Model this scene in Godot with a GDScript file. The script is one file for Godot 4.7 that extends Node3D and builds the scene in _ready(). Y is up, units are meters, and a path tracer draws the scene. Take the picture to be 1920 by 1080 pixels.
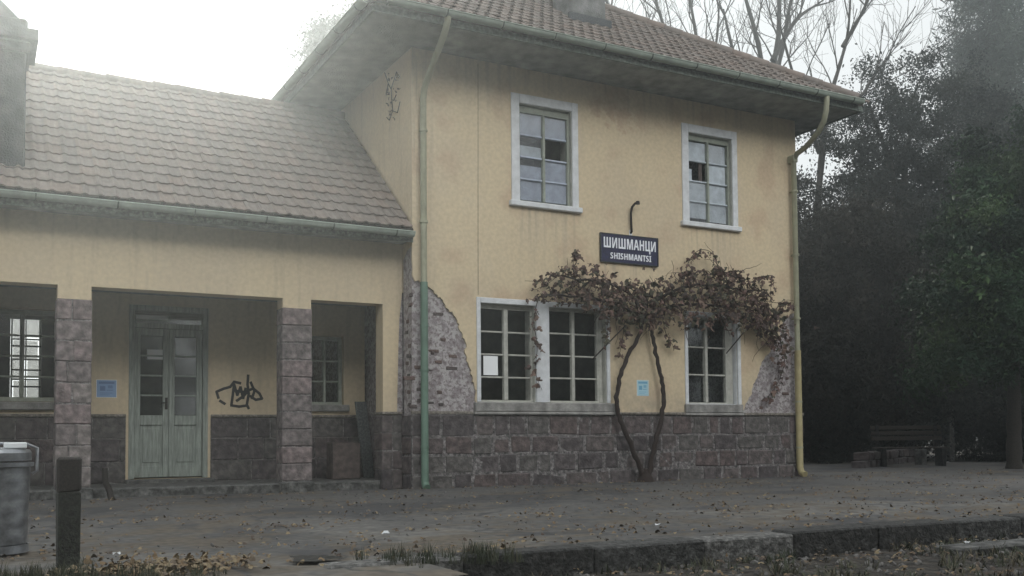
extends Node3D

const TILES := [Color(0.222, 0.185, 0.160), Color(0.212, 0.180, 0.158), Color(0.237, 0.197, 0.170), Color(0.216, 0.186, 0.165), Color(0.233, 0.186, 0.158), Color(0.200, 0.172, 0.153)]

var taken := {}
var rng := RandomNumberGenerator.new()
var M := {}
var building: Node3D


func numbered(called: String) -> String:
	if not taken.has(called):
		taken[called] = 0
		return called
	taken[called] += 1
	return "%s_%03d" % [called, taken[called]]


func thing(called: String, label: String, category: String, at := Vector3.ZERO, group := "") -> Node3D:
	var o := Node3D.new()
	o.name = numbered(called)
	o.position = at
	add_child(o, true)
	tag(o, label, category, group)
	return o


func tag(o: Node, label: String, category: String, group := "") -> void:
	o.set_meta("label", label)
	o.set_meta("category", category)
	if group:
		o.set_meta("group", group)


func part(called: String, parent: Node3D, at := Vector3.ZERO) -> Node3D:
	var o := Node3D.new()
	o.name = numbered(called)
	o.position = at
	parent.add_child(o, true)
	return o


func surf() -> SurfaceTool:
	var st := SurfaceTool.new()
	st.begin(Mesh.PRIMITIVE_TRIANGLES)
	st.set_smooth_group(-1)
	return st


func obj(called: String, st: SurfaceTool, m: Material, parent: Node3D = null) -> MeshInstance3D:
	st.generate_normals()
	return put(called, st.commit(), m, parent)


func put(called: String, mesh: Mesh, m: Material, parent: Node3D = null) -> MeshInstance3D:
	var o := MeshInstance3D.new()
	o.name = numbered(called)
	o.mesh = mesh
	o.material_override = m
	(parent if parent else self).add_child(o, true)
	return o


func struct(o: Node) -> Node:
	o.set_meta("kind", "structure")
	return o


func stuff(o: Node) -> Node:
	o.set_meta("kind", "stuff")
	return o


func multi(called: String, mesh: Mesh, m: Material, xf: Array, cols: Array, parent: Node3D = null) -> MultiMeshInstance3D:
	var mm := MultiMesh.new()
	mm.transform_format = MultiMesh.TRANSFORM_3D
	mm.use_colors = cols.size() > 0
	mm.mesh = mesh
	mm.instance_count = xf.size()
	for i in xf.size():
		mm.set_instance_transform(i, xf[i])
		if mm.use_colors:
			mm.set_instance_color(i, cols[i])
	var o := MultiMeshInstance3D.new()
	o.name = numbered(called)
	o.multimesh = mm
	o.material_override = m
	(parent if parent else self).add_child(o, true)
	stuff(o)
	return o


# ---------------------------------------------------------------- shapes
func quad(st: SurfaceTool, a: Vector3, b: Vector3, c: Vector3, d: Vector3) -> void:
	for v in [a, b, c, a, c, d]:
		st.add_vertex(v)


func box(st: SurfaceTool, lo: Vector3, hi: Vector3) -> void:
	var p := [
		Vector3(lo.x, lo.y, lo.z), Vector3(hi.x, lo.y, lo.z), Vector3(hi.x, hi.y, lo.z), Vector3(lo.x, hi.y, lo.z),
		Vector3(lo.x, lo.y, hi.z), Vector3(hi.x, lo.y, hi.z), Vector3(hi.x, hi.y, hi.z), Vector3(lo.x, hi.y, hi.z)]
	for f in [[0, 1, 2, 3], [5, 4, 7, 6], [4, 0, 3, 7], [1, 5, 6, 2], [3, 2, 6, 7], [4, 5, 1, 0]]:
		quad(st, p[f[0]], p[f[1]], p[f[2]], p[f[3]])


# a box with chamfered edges; jitter moves the corners so that no two are alike
func cbox(st: SurfaceTool, lo: Vector3, hi: Vector3, c: float, jitter := 0.0) -> void:
	var mid := (lo + hi) / 2.0
	var h := (hi - lo) / 2.0
	c = minf(c, minf(h.x, minf(h.y, h.z)) * 0.8)
	var v := {}
	for sx in [-1, 1]:
		for sy in [-1, 1]:
			for sz in [-1, 1]:
				var j := Vector3(rng.randf_range(-1, 1), rng.randf_range(-1, 1), rng.randf_range(-1, 1)) * jitter
				var s := Vector3(sx, sy, sz)
				for ax in 3:
					var q := h - Vector3(c, c, c)
					q[ax] = h[ax]
					v[[sx, sy, sz, ax]] = mid + q * s + j
	for ax in 3:
		var u := (ax + 1) % 3
		var w := (ax + 2) % 3
		for s in [-1, 1]:
			var k := []
			for e in [[-1, -1], [1, -1], [1, 1], [-1, 1]]:
				var g := [0, 0, 0]
				g[ax] = s; g[u] = e[0]; g[w] = e[1]
				k.append(v[[g[0], g[1], g[2], ax]])
			if s > 0: k.reverse()
			quad(st, k[0], k[1], k[2], k[3])
	for ax in 3:   # edges along ax
		var u := (ax + 1) % 3
		var w := (ax + 2) % 3
		for e in [[-1, -1], [1, -1], [1, 1], [-1, 1]]:
			var a := [0, 0, 0]
			a[u] = e[0]; a[w] = e[1]
			a[ax] = -1
			var b := a.duplicate()
			b[ax] = 1
			var q := [v[[a[0], a[1], a[2], u]], v[[b[0], b[1], b[2], u]], v[[b[0], b[1], b[2], w]], v[[a[0], a[1], a[2], w]]]
			if e[0] * e[1] > 0: q.reverse()
			quad(st, q[0], q[1], q[2], q[3])
	for sx in [-1, 1]:
		for sy in [-1, 1]:
			for sz in [-1, 1]:
				var t := [v[[sx, sy, sz, 0]], v[[sx, sy, sz, 1]], v[[sx, sy, sz, 2]]]
				if sx * sy * sz > 0: t.reverse()
				for q in t: st.add_vertex(q)


func tube(st: SurfaceTool, pts: Array, rad: Array, sides := 8, caps := true) -> void:
	var rings := []
	var up := Vector3(0.31, 0.87, 0.39).normalized()
	for i in pts.size():
		var d: Vector3 = (pts[mini(i + 1, pts.size() - 1)] - pts[maxi(i - 1, 0)])
		d = d.normalized() if d.length() > 1e-6 else Vector3.UP
		var x := d.cross(up)
		if x.length() < 0.15: x = d.cross(Vector3(1, 0.1, 0))
		x = x.normalized()
		var y := d.cross(x)
		up = x.cross(d)
		var r: float = rad[i] if rad.size() > 1 else rad[0]
		var ring := []
		for k in sides:
			var a := TAU * k / sides
			ring.append(pts[i] + (x * cos(a) + y * sin(a)) * r)
		rings.append(ring)
	st.set_smooth_group(0)
	for i in pts.size() - 1:
		for k in sides:
			var n := (k + 1) % sides
			quad(st, rings[i][k], rings[i + 1][k], rings[i + 1][n], rings[i][n])
	st.set_smooth_group(-1)
	if caps:
		for e in [0, pts.size() - 1]:
			for k in range(1, sides - 1):
				st.add_vertex(rings[e][0]); st.add_vertex(rings[e][k]); st.add_vertex(rings[e][k + 1])


func lathe(st: SurfaceTool, prof: Array, sides := 28, at := Vector3.ZERO) -> void:
	for i in prof.size() - 1:
		st.set_smooth_group(i + 1)
		for k in sides:
			var a := TAU * k / sides
			var b := TAU * (k + 1) / sides
			var p: Vector2 = prof[i]
			var q: Vector2 = prof[i + 1]
			quad(st, at + Vector3(p.x * cos(a), p.y, p.x * sin(a)), at + Vector3(q.x * cos(a), q.y, q.x * sin(a)), at + Vector3(q.x * cos(b), q.y, q.x * sin(b)), at + Vector3(p.x * cos(b), p.y, p.x * sin(b)))
	st.set_smooth_group(-1)


func rect(x0: float, y0: float, x1: float, y1: float) -> PackedVector2Array:
	return PackedVector2Array([Vector2(x0, y0), Vector2(x1, y0), Vector2(x1, y1), Vector2(x0, y1)])


# a sheet between depths z1 (front) and z0, of an outline less rectangular holes; `to` turns (x, y, z) into place
func sheet(st: SurfaceTool, outline: PackedVector2Array, holes: Array, z0: float, z1: float, to := Transform3D()) -> void:
	var cuts := {}
	var lo := 1e9
	var hi := -1e9
	for p in outline:
		lo = minf(lo, p.x); hi = maxf(hi, p.x)
	cuts[lo] = true; cuts[hi] = true
	for r in holes:
		cuts[r.position.x] = true; cuts[r.end.x] = true
	var xs := cuts.keys()
	xs.sort()
	for i in xs.size() - 1:
		var a: float = xs[i]
		var b: float = xs[i + 1]
		var pieces: Array = Geometry2D.intersect_polygons(outline, rect(a, -50, b, 50))
		for r in holes:
			if r.position.x < b - 1e-4 and r.end.x > a + 1e-4:
				var next := []
				for p in pieces:
					next.append_array(Geometry2D.clip_polygons(p, rect(a - 0.01, r.position.y, b + 0.01, r.end.y)))
				pieces = next
		for p in pieces:
			var uv := func(v: Vector2) -> Vector2: return Vector2(v.x / 9.5, 1.0 - v.y / 9.5)
			var ix := Geometry2D.triangulate_polygon(p)
			for k in range(0, ix.size(), 3):
				for q in [0, 1, 2]:
					st.set_uv(uv.call(p[ix[k + q]]))
					st.add_vertex(to * Vector3(p[ix[k + q]].x, p[ix[k + q]].y, z1))
				for q in [0, 2, 1]:
					st.add_vertex(to * Vector3(p[ix[k + q]].x, p[ix[k + q]].y, z0))
	var loops := [outline]
	for r in holes: loops.append(rect(r.position.x, r.position.y, r.end.x, r.end.y))
	for l in loops:
		for k in l.size():
			var a: Vector2 = l[k]
			var b: Vector2 = l[(k + 1) % l.size()]
			quad(st, to * Vector3(a.x, a.y, z1), to * Vector3(b.x, b.y, z1), to * Vector3(b.x, b.y, z0), to * Vector3(a.x, a.y, z0))


func hole(x0: float, y0: float, x1: float, y1: float) -> Rect2:
	return Rect2(x0, y0, x1 - x0, y1 - y0)


# ---------------------------------------------------------------- materials
func noise(seed_: int, freq: float, oct := 5, gain := 0.55) -> FastNoiseLite:
	var n := FastNoiseLite.new()
	n.seed = seed_
	n.frequency = freq
	n.fractal_octaves = oct
	n.fractal_gain = gain
	n.noise_type = FastNoiseLite.TYPE_SIMPLEX_SMOOTH
	return n


func tex(im: Image) -> ImageTexture:
	return ImageTexture.create_from_image(im)


func grey_image(seed_: int, freq: float, size: int, lo: float, hi: float, oct := 6, gain := 0.6) -> Image:
	var im := noise(seed_, freq, oct, gain).get_seamless_image(size, size)
	im.convert(Image.FORMAT_RGB8)
	var d := im.get_data()
	for i in d.size():
		d[i] = int(255.0 * lerpf(lo, hi, d[i] / 255.0))
	return Image.create_from_data(size, size, false, Image.FORMAT_RGB8, d)


func bump(seed_: int, freq: float, size: int, strength: float, oct := 5, gain := 0.6) -> ImageTexture:
	var im := noise(seed_, freq, oct, gain).get_seamless_image(size, size)
	im.convert(Image.FORMAT_RGBA8)
	im.bump_map_to_normal_map(strength)
	return tex(im)


func mat(c: Color, rough := 0.85, t: Texture2D = null, scale := 0.5, nrm: Texture2D = null, nscale := 1.0, metal := 0.0) -> StandardMaterial3D:
	var m := StandardMaterial3D.new()
	m.albedo_color = c
	m.roughness = rough
	m.metallic = metal
	if t:
		m.albedo_texture = t
	if nrm:
		m.normal_enabled = true
		m.normal_texture = nrm
		m.normal_scale = nscale
	if t or nrm:
		m.uv1_triplanar = true
		m.uv1_world_triplanar = true
		m.uv1_scale = Vector3.ONE * scale
	return m


func lin(r: float, g: float, b: float) -> Color:
	return Color(r, g, b).linear_to_srgb()


func materials() -> void:
	var soft := tex(grey_image(3, 0.012, 512, 0.55, 1.0))
	var fine := tex(grey_image(7, 0.05, 512, 0.4, 1.0))
	var blotch := tex(grey_image(11, 0.03, 512, 0.25, 1.0, 6, 0.7))
	var rough_n := bump(21, 0.06, 512, 6.0)
	var fine_n := bump(23, 0.16, 512, 4.0)
	M.soft = soft; M.fine = fine; M.rough_n = rough_n; M.fine_n = fine_n; M.blotch = blotch
	var smooth := tex(grey_image(45, 0.012, 512, 0.78, 1.0, 6, 0.6))
	# cream plaster: faint patches, rain streaks, bloom and hairline dirt
	var n1 := noise(31, 0.006, 4, 0.5)
	var n2 := noise(33, 0.03, 4, 0.6)
	var n3 := noise(35, 0.12, 3, 0.6)
	var soft_n := bump(25, 0.03, 512, 2.0)
	var w := 896
	var im := Image.create_empty(w, w, false, Image.FORMAT_RGB8)
	var cream := lin(0.56, 0.462, 0.312)
	var worn := lin(0.50, 0.415, 0.295)
	var dirty := lin(0.30, 0.25, 0.18)
	for y in w:
		for x in w:
			var a := smoothstep(-0.25, 0.55, n1.get_noise_2d(x, y))
			var s := smoothstep(0.05, 0.6, n2.get_noise_2d(x * 1.6, y * 0.16))
			var p := smoothstep(0.28, 0.55, n2.get_noise_2d(x + 900, y))
			var g := 1.0 + 0.05 * n3.get_noise_2d(x, y)
			var c := cream.lerp(worn, 0.65 * a).lerp(dirty, 0.20 * s + 0.08 * p)
			im.set_pixel(x, y, Color(c.r * g, c.g * g, c.b * g))
	M.plaster = mat(Color.WHITE, 0.93, tex(im), 1.0 / 9.5, soft_n, 0.12)
	# the front has its own coat: rain streaks under sills and eaves, patched and washed-out places, grime over the ledge
	var im3 := Image.create_empty(w, w, false, Image.FORMAT_RGB8)
	var grime := lin(0.20, 0.175, 0.15)
	var rosy := lin(0.44, 0.32, 0.22)
	var chalk := lin(0.56, 0.47, 0.33)
	var px := 9.5 / w
	for y in w:
		var wy := 9.5 - y * px
		for x in w:
			var wx := x * px
			var a := smoothstep(-0.25, 0.55, n1.get_noise_2d(x + 300, y))
			var s := smoothstep(-0.05, 0.55, n2.get_noise_2d(x * 2.2, y * 0.09))
			var f := n2.get_noise_2d(x * 1.3 + 500, y * 1.3)
			var c := cream.lerp(worn, 0.6 * a)
			c = c.lerp(rosy, 0.55 * smoothstep(0.1, 0.6, n1.get_noise_2d(x * 1.4 + 800, y * 1.4)))
			c = c.lerp(chalk, 0.5 * smoothstep(0.25, 0.6, n1.get_noise_2d(x * 2.0 - 500, y * 2.0)))
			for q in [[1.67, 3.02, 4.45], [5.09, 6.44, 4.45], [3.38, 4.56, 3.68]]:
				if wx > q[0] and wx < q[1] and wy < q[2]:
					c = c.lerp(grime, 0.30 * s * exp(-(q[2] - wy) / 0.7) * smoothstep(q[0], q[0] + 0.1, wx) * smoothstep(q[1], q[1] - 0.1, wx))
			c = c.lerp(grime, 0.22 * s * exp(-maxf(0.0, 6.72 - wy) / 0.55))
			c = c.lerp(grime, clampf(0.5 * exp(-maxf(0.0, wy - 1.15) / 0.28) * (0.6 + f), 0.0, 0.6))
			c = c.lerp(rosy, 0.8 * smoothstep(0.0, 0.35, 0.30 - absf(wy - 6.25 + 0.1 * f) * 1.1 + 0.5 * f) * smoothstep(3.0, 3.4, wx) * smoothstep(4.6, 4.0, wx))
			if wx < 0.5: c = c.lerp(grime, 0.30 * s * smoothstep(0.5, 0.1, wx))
			var g := 1.0 + 0.06 * n3.get_noise_2d(x, y)
			im3.set_pixel(x, y, Color(c.r * g, c.g * g, c.b * g))
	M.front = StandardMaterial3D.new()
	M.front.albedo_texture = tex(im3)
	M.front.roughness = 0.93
	# mortar where the plaster fell
	var im2 := Image.create_empty(512, 512, false, Image.FORMAT_RGB8)
	for y in 512:
		for x in 512:
			var a := smoothstep(-0.2, 0.35, n2.get_noise_2d(x * 0.7, y * 0.7))
			var p := smoothstep(0.05, 0.3, n2.get_noise_2d(x * 1.6 + 300, y * 1.6))
			var g := 1.0 + 0.10 * n3.get_noise_2d(x * 1.5, y * 1.5)
			var c := lin(0.38, 0.36, 0.36).lerp(lin(0.24, 0.215, 0.22), a).lerp(lin(0.15, 0.12, 0.122), 0.7 * p)
			im2.set_pixel(x, y, Color(c.r * g, c.g * g, c.b * g))
	M.mortar = mat(Color.WHITE, 0.95, tex(im2), 0.5, rough_n, 0.4)
	M.joint = mat(lin(0.41, 0.385, 0.38), 0.95, blotch, 0.6, rough_n, 0.8)
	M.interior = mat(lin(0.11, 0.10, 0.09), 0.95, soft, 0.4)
	M.trim = mat(lin(0.70, 0.72, 0.74), 0.9, blotch_soft(), 0.45, fine_n, 0.3)
	M.sill = mat(lin(0.42, 0.41, 0.39), 0.9, soft, 0.5, fine_n, 0.5)
	M.ledge = mat(lin(0.40, 0.36, 0.31), 0.9, fine, 0.5, fine_n, 0.5)
	M.frame = mat(lin(0.34, 0.37, 0.31), 0.75, smooth, 0.9)
	M.frame_pale = mat(lin(0.50, 0.50, 0.45), 0.75, smooth, 0.9)
	M.door = mat(lin(0.37, 0.415, 0.37), 0.7, tex(grey_image(47, 0.02, 512, 0.62, 1.0, 6, 0.65)), 1.0)
	M.door.uv1_scale = Vector3(2.2, 0.22, 2.2)
	M.pipe = mat(lin(0.36, 0.36, 0.25), 0.6, smooth, 0.5)
	M.pipe_green = mat(lin(0.13, 0.22, 0.165), 0.6, smooth, 0.5)
	M.pipe_yellow = mat(lin(0.42, 0.36, 0.19), 0.65, smooth, 0.5)
	M.gutter = mat(lin(0.36, 0.42, 0.36), 0.6, smooth, 0.5)
	M.fascia = mat(lin(0.21, 0.25, 0.21), 0.8, fine, 0.5)
	M.soffit = mat(lin(0.33, 0.345, 0.31), 0.9, soft, 0.4, fine_n, 0.3)
	M.concrete = mat(lin(0.22, 0.22, 0.21), 0.93, blotch, 0.35, rough_n, 0.5)
	M.dark_concrete = mat(lin(0.07, 0.07, 0.068), 0.9, blotch, 0.6, rough_n, 0.8)
	M.chimney_dark = mat(lin(0.07, 0.073, 0.074), 0.95, soft, 0.4, fine_n, 0.5)
	M.chimney = mat(lin(0.26, 0.265, 0.26), 0.95, soft, 0.4, fine_n, 0.5)
	M.deck = mat(lin(0.10, 0.075, 0.065), 0.95, fine, 0.6)
	var worn_t := tex(grey_image(43, 0.022, 512, 0.5, 1.0, 5, 0.5))
	M.stone = []
	for c in [lin(0.163, 0.132, 0.131), lin(0.154, 0.132, 0.134), lin(0.184, 0.156, 0.152), lin(0.166, 0.153, 0.146), lin(0.166, 0.129, 0.125), lin(0.124, 0.107, 0.110)]:
		M.stone.append(mat(c, 0.92, worn_t, 0.55, rough_n, 0.5))
	M.pillar = []
	for c in [lin(0.30, 0.255, 0.25), lin(0.34, 0.30, 0.285), lin(0.26, 0.225, 0.22), lin(0.31, 0.25, 0.245)]:
		M.pillar.append(mat(c, 0.92, worn_t, 0.6, rough_n, 0.4))
	M.brick = []
	for c in [lin(0.229, 0.157, 0.140), lin(0.247, 0.161, 0.140), lin(0.176, 0.134, 0.130), lin(0.140, 0.112, 0.109)]:
		M.brick.append(mat(c, 0.93, fine, 1.6, rough_n, 0.8))
	M.tile = []
	for c in TILES:
		M.tile.append(mat(lin(c.r, c.g, c.b), 0.9, smooth, 1.1, fine_n, 0.5))
	M.tile_field = mat(Color.WHITE, 0.9, smooth, 1.1, fine_n, 0.5)
	M.tile_field.vertex_color_use_as_albedo = true
	M.black = mat(lin(0.012, 0.012, 0.013), 0.9)
	M.iron = mat(lin(0.05, 0.04, 0.035), 0.7, fine, 2.0, null, 1.0, 0.3)
	M.paper = mat(lin(0.80, 0.82, 0.83), 0.9)
	M.cover = mat(lin(0.52, 0.58, 0.70), 0.9, smooth, 0.6)
	M.cover_b = mat(lin(0.60, 0.67, 0.73), 0.9, smooth, 0.6)
	M.glass = mat(Color(0.3, 0.34, 0.34, 0.03), 0.05)
	M.glass.transparency = BaseMaterial3D.TRANSPARENCY_ALPHA
	M.glass_dusty = mat(Color(0.5, 0.52, 0.55, 0.10), 0.12)
	M.glass_dusty.transparency = BaseMaterial3D.TRANSPARENCY_ALPHA
	M.milk = mat(Color(0.75, 0.75, 0.70, 0.42), 0.22)
	M.milk.transparency = BaseMaterial3D.TRANSPARENCY_ALPHA
	M.bark = mat(lin(0.075, 0.062, 0.05), 0.95, blotch, 1.4, rough_n, 1.2)
	M.bark_grey = mat(lin(0.12, 0.11, 0.10), 0.95, blotch, 1.4, rough_n, 1.0)
	M.vine_bark = mat(lin(0.075, 0.05, 0.042), 0.95, blotch, 3.0, rough_n, 1.2)
	M.leaf = mat(Color.WHITE, 0.7)
	M.leaf.vertex_color_use_as_albedo = true
	M.leaf.backlight_enabled = true
	M.leaf.backlight = Color(0.12, 0.15, 0.10)
	M.leaf.metallic_specular = 0.25
	M.dry = []
	for c in [lin(0.115, 0.068, 0.056), lin(0.08, 0.052, 0.045), lin(0.15, 0.10, 0.078), lin(0.07, 0.066, 0.043)]:
		var d := mat(c, 0.85, fine, 4.0)
		d.backlight_enabled = true
		d.backlight = Color(0.25, 0.2, 0.16)
		M.dry.append(d)
	M.dry_field = mat(Color.WHITE, 0.85)
	M.dry_field.vertex_color_use_as_albedo = true
	M.metal = mat(lin(0.48, 0.50, 0.53), 0.40, soft, 1.2, fine_n, 0.15, 0.75)
	M.metal_dark = mat(lin(0.10, 0.11, 0.12), 0.55, fine, 1.2, null, 1.0, 0.5)
	M.post = mat(lin(0.05, 0.056, 0.042), 0.9, blotch, 1.6, rough_n, 0.8)
	M.wood = mat(lin(0.11, 0.09, 0.075), 0.85, fine, 1.4, fine_n, 0.5)
	M.card = mat(lin(0.16, 0.125, 0.115), 0.9, soft, 0.9)
	M.panel_grey = mat(lin(0.20, 0.22, 0.22), 0.85, fine, 0.9)
	M.navy = mat(lin(0.016, 0.018, 0.085), 0.45, soft, 1.6)
	M.white_paint = mat(lin(0.78, 0.80, 0.84), 0.6)
	M.soil = mat(lin(0.085, 0.07, 0.055), 0.97, blotch, 0.25, rough_n, 1.0)
	M.wire = mat(lin(0.1, 0.09, 0.08), 0.7)


func blotch_soft() -> Texture2D:
	return tex(grey_image(41, 0.02, 512, 0.86, 1.0, 6, 0.65))


# ---------------------------------------------------------------- the place
func _ready() -> void:
	rng.seed = 77
	# the camera: eye 0.75 m above the platform, 13.8 m before the wall, lens shifted upwards
	var cam := Camera3D.new()
	cam.name = "camera"
	var yaw := 0.49441498
	var pitch := 0.04292063
	var roll := -0.00839552
	var fwd := Vector3(sin(yaw) * cos(pitch), sin(pitch), -cos(yaw) * cos(pitch))
	var right := Vector3(cos(yaw), 0, sin(yaw))
	var up := right.cross(fwd)
	var r2 := right * cos(roll) + up * sin(roll)
	var u2 := up * cos(roll) - right * sin(roll)
	cam.transform = Transform3D(Basis(r2, u2, -fwd), Vector3(-5.7616, 0.7505, 13.8329))
	cam.projection = Camera3D.PROJECTION_FRUSTUM
	cam.near = 0.1
	cam.far = 900.0
	cam.size = 0.1 * 1080.0 / 1862.332
	cam.frustum_offset = Vector2(0, 0.1 * 199.952 / 1862.332)
	add_child(cam)
	cam.current = true

	# a bright overcast sky, brightest round the hidden sun behind the building
	var sky_im := Image.create_empty(512, 256, false, Image.FORMAT_RGBF)
	var sun_at := Vector3(sin(deg_to_rad(4.0)) * cos(deg_to_rad(28.0)), sin(deg_to_rad(28.0)), -cos(deg_to_rad(4.0)) * cos(deg_to_rad(28.0)))
	var cn := noise(51, 1.6, 5, 0.5)
	for y in 256:
		for x in 512:
			var th := PI * (y + 0.5) / 256.0
			var ph := TAU * ((x + 0.5) / 512.0 - 0.5)
			var d := Vector3(sin(ph) * sin(th), cos(th), -cos(ph) * sin(th))
			var ang := rad_to_deg(acos(clampf(d.dot(sun_at), -1, 1)))
			var v := 0.80 + 0.12 * clampf(d.y, 0, 1) + 0.05 * cn.get_noise_3dv(d * 1.5)
			var g := 6.0 * exp(-pow(ang / 14.0, 2.0)) + 1.0 * exp(-pow(ang / 32.0, 2.0))
			sky_im.set_pixel(x, y, Color(v * 0.955 + g, v * 0.985 + g * 0.99, v * 1.0 + g * 0.97))
	var sm := PanoramaSkyMaterial.new()
	sm.panorama = tex(sky_im)
	var sky := Sky.new()
	sky.sky_material = sm
	var env := Environment.new()
	env.background_mode = Environment.BG_SKY
	env.sky = sky
	env.tonemap_mode = Environment.TONE_MAPPER_LINEAR
	env.tonemap_exposure = 1.2
	env.volumetric_fog_enabled = true   # thin morning mist, brightest towards the hidden sun
	env.volumetric_fog_density = 0.0043
	env.volumetric_fog_albedo = Color(0.94, 0.985, 1.0)
	env.volumetric_fog_anisotropy = 0.80
	env.sdfgi_enabled = true
	env.ssao_enabled = true
	env.ssil_enabled = true
	var we := WorldEnvironment.new()
	we.name = "world"
	we.environment = env
	add_child(we)
	var sun := DirectionalLight3D.new()
	sun.name = "hazy_sun"
	sun.light_energy = 1.3
	sun.light_color = Color(1.0, 0.97, 0.92)
	sun.light_angular_distance = 5.0
	sun.shadow_enabled = true
	add_child(sun)
	sun.look_at_from_position(sun_at * 50.0, Vector3.ZERO)

	materials()
	ground()
	building = thing("station_building", "old two-storey cream railway station with arched-less porch wing, tiled roofs and peeling plaster", "building")
	building.set_meta("label", "old cream plastered railway station with two storeys and a low porch wing")
	main_block()
	wing()
	roofs()
	rainwater()
	windows()
	doors()
	on_the_wall()
	vine()
	trees()
	furniture()
	litter()


func ground() -> void:
	# soil out to the horizon
	var st := surf()
	var n := noise(61, 0.15, 3)
	var g := 90
	var pts := []
	for j in g + 1:
		for i in g + 1:
			var x := (i - g / 2.0) / (g / 2.0)
			var z := (j - g / 2.0) / (g / 2.0)
			x = signf(x) * pow(absf(x), 3.0) * 220.0
			z = signf(z) * pow(absf(z), 3.0) * 220.0 + 8.0
			var y := -0.17 + 0.03 * n.get_noise_2d(x * 3.0, z * 3.0)
			pts.append(Vector3(x, y, z))
	st.set_smooth_group(0)
	for j in g:
		for i in g:
			var a := j * (g + 1) + i
			quad(st, pts[a], pts[a + 1], pts[a + g + 2], pts[a + g + 1])
	struct(obj("ground", st, M.soil))

	# the platform: a worn asphalt sheet with soil drifts, patches of concrete and cracks
	var w := 1600
	var h := 640
	var x0 := -12.0
	var z0 := -8.0
	var sx := 40.0 / w
	var sz := 16.05 / h
	var a1 := noise(63, 0.35, 5, 0.6)
	var a2 := noise(65, 1.6, 5, 0.65)
	var a3 := noise(67, 9.0, 3, 0.6)
	var cr := noise(69, 0.45, 3, 0.5)
	var im := Image.create_empty(w, h, false, Image.FORMAT_RGB8)
	var tar := lin(0.076, 0.074, 0.071)
	var pale := lin(0.18, 0.172, 0.155)
	var dirt := lin(0.085, 0.068, 0.048)
	var wet := lin(0.040, 0.040, 0.042)
	for y in h:
		for x in w:
			var px := x0 + x * sx
			var pz := z0 + y * sz
			var front := smoothstep(3.0, 7.6, pz)
			var v := a1.get_noise_2d(px, pz)
			var f := a2.get_noise_2d(px, pz)
			var c := tar.lerp(wet, smoothstep(0.0, 0.5, v - 0.25 * f + 0.12 * (1.0 - front)))
			c = c.lerp(pale, 0.75 * front * smoothstep(-0.15, 0.35, a1.get_noise_2d(px + 40, pz) + 0.3 * f))
			c = c.lerp(dirt, smoothstep(0.02, 0.42, f * 0.6 + a1.get_noise_2d(px - 70, pz * 1.6) * 0.7 + 0.16 * front) * 0.8)
			var crack := absf(cr.get_noise_2d(px, pz))
			if crack < 0.016: c = c.lerp(wet, 0.9)
			var q := 1.0 + 0.32 * a3.get_noise_2d(px, pz)
			im.set_pixel(x, y, Color(c.r * q, c.g * q, c.b * q))
	var pm := StandardMaterial3D.new()
	pm.albedo_texture = tex(im)
	pm.roughness = 0.9
	pm.normal_enabled = true
	pm.normal_texture = M.rough_n
	pm.normal_scale = 0.0
	var ps := SurfaceTool.new()
	ps.begin(Mesh.PRIMITIVE_TRIANGLES)
	var gx := 400
	var gz := 200
	var bn := noise(71, 0.5, 5, 0.6)
	var bf := noise(73, 4.0, 4, 0.6)
	for j in gz + 1:
		for i in gx + 1:
			var px := x0 + 40.0 * i / gx
			var pz := z0 + 16.05 * j / gz
			var flat := smoothstep(8.05, 7.6, pz)
			ps.set_uv(Vector2(float(i) / gx, float(j) / gz))
			ps.add_vertex(Vector3(px, -0.012 + flat * (0.018 * bn.get_noise_2d(px, pz) + 0.008 * bf.get_noise_2d(px, pz)), pz))
	for j in gz:
		for i in gx:
			var a := j * (gx + 1) + i
			for k in [a, a + 1, a + gx + 2, a, a + gx + 2, a + gx + 1]:
				ps.add_index(k)
	ps.generate_normals()
	pm.normal_enabled = false
	struct(put("platform_pavement", ps.commit(), pm))

	# kerb stones along the platform edge
	var k := part_root("platform_kerb")
	var x := -12.2
	var count := 0
	while x < 24.0:
		var l := rng.randf_range(0.82, 1.02)
		var ks := surf()
		var drop := rng.randf_range(-0.012, 0.010)
		var fz := 0.85 if x + l < -3.25 else 0.0
		cbox(ks, Vector3(x + 0.006, -0.30, 7.93 + fz), Vector3(x + l - 0.006, 0.012 + drop, 8.2 + fz + rng.randf_range(-0.012, 0.012)), 0.014, 0.006)
		var m: Material = [M.kerb_a, M.kerb_b, M.kerb_c][[0, 1, 0, 2, 1, 0, 0, 2][count % 8]]
		obj("kerb_stone", ks, m, k)
		x += l
		count += 1

	var ap := SurfaceTool.new()
	ap.begin(Mesh.PRIMITIVE_TRIANGLES)
	for i in 21:
		for j in 2:
			var q := Vector2(-12.0 + 8.66 * i / 20.0, 8.04 + 0.78 * j)
			ap.set_uv(Vector2((q.x - x0) / 40.0, 1.0 - 0.05 * j * 0.78 - 0.003))
			ap.add_vertex(Vector3(q.x, -0.0095, q.y))
	for i in 20:
		var a := i * 2
		for v in [a, a + 2, a + 3, a, a + 3, a + 1]: ap.add_index(v)
	ap.generate_normals()
	struct(put("platform_apron", ap.commit(), pm))

	# a shallow puddle in the pavement
	var pu := surf()
	var ring := []
	for a in 26:
		var t := TAU * a / 26.0
		var r := 1.0 + 0.18 * sin(t * 3.0 + 1.0) + 0.1 * sin(t * 5.0)
		ring.append(Vector3(-3.91 + 0.15 * r * cos(t), 0.012, 7.78 + 0.17 * r * sin(t)))
	for a in range(1, 25):
		for v in [ring[0], ring[a], ring[a + 1]]: pu.add_vertex(v)
	var wm := mat(lin(0.018, 0.02, 0.02), 0.35)
	var o := obj("puddle", pu, wm)
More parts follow.
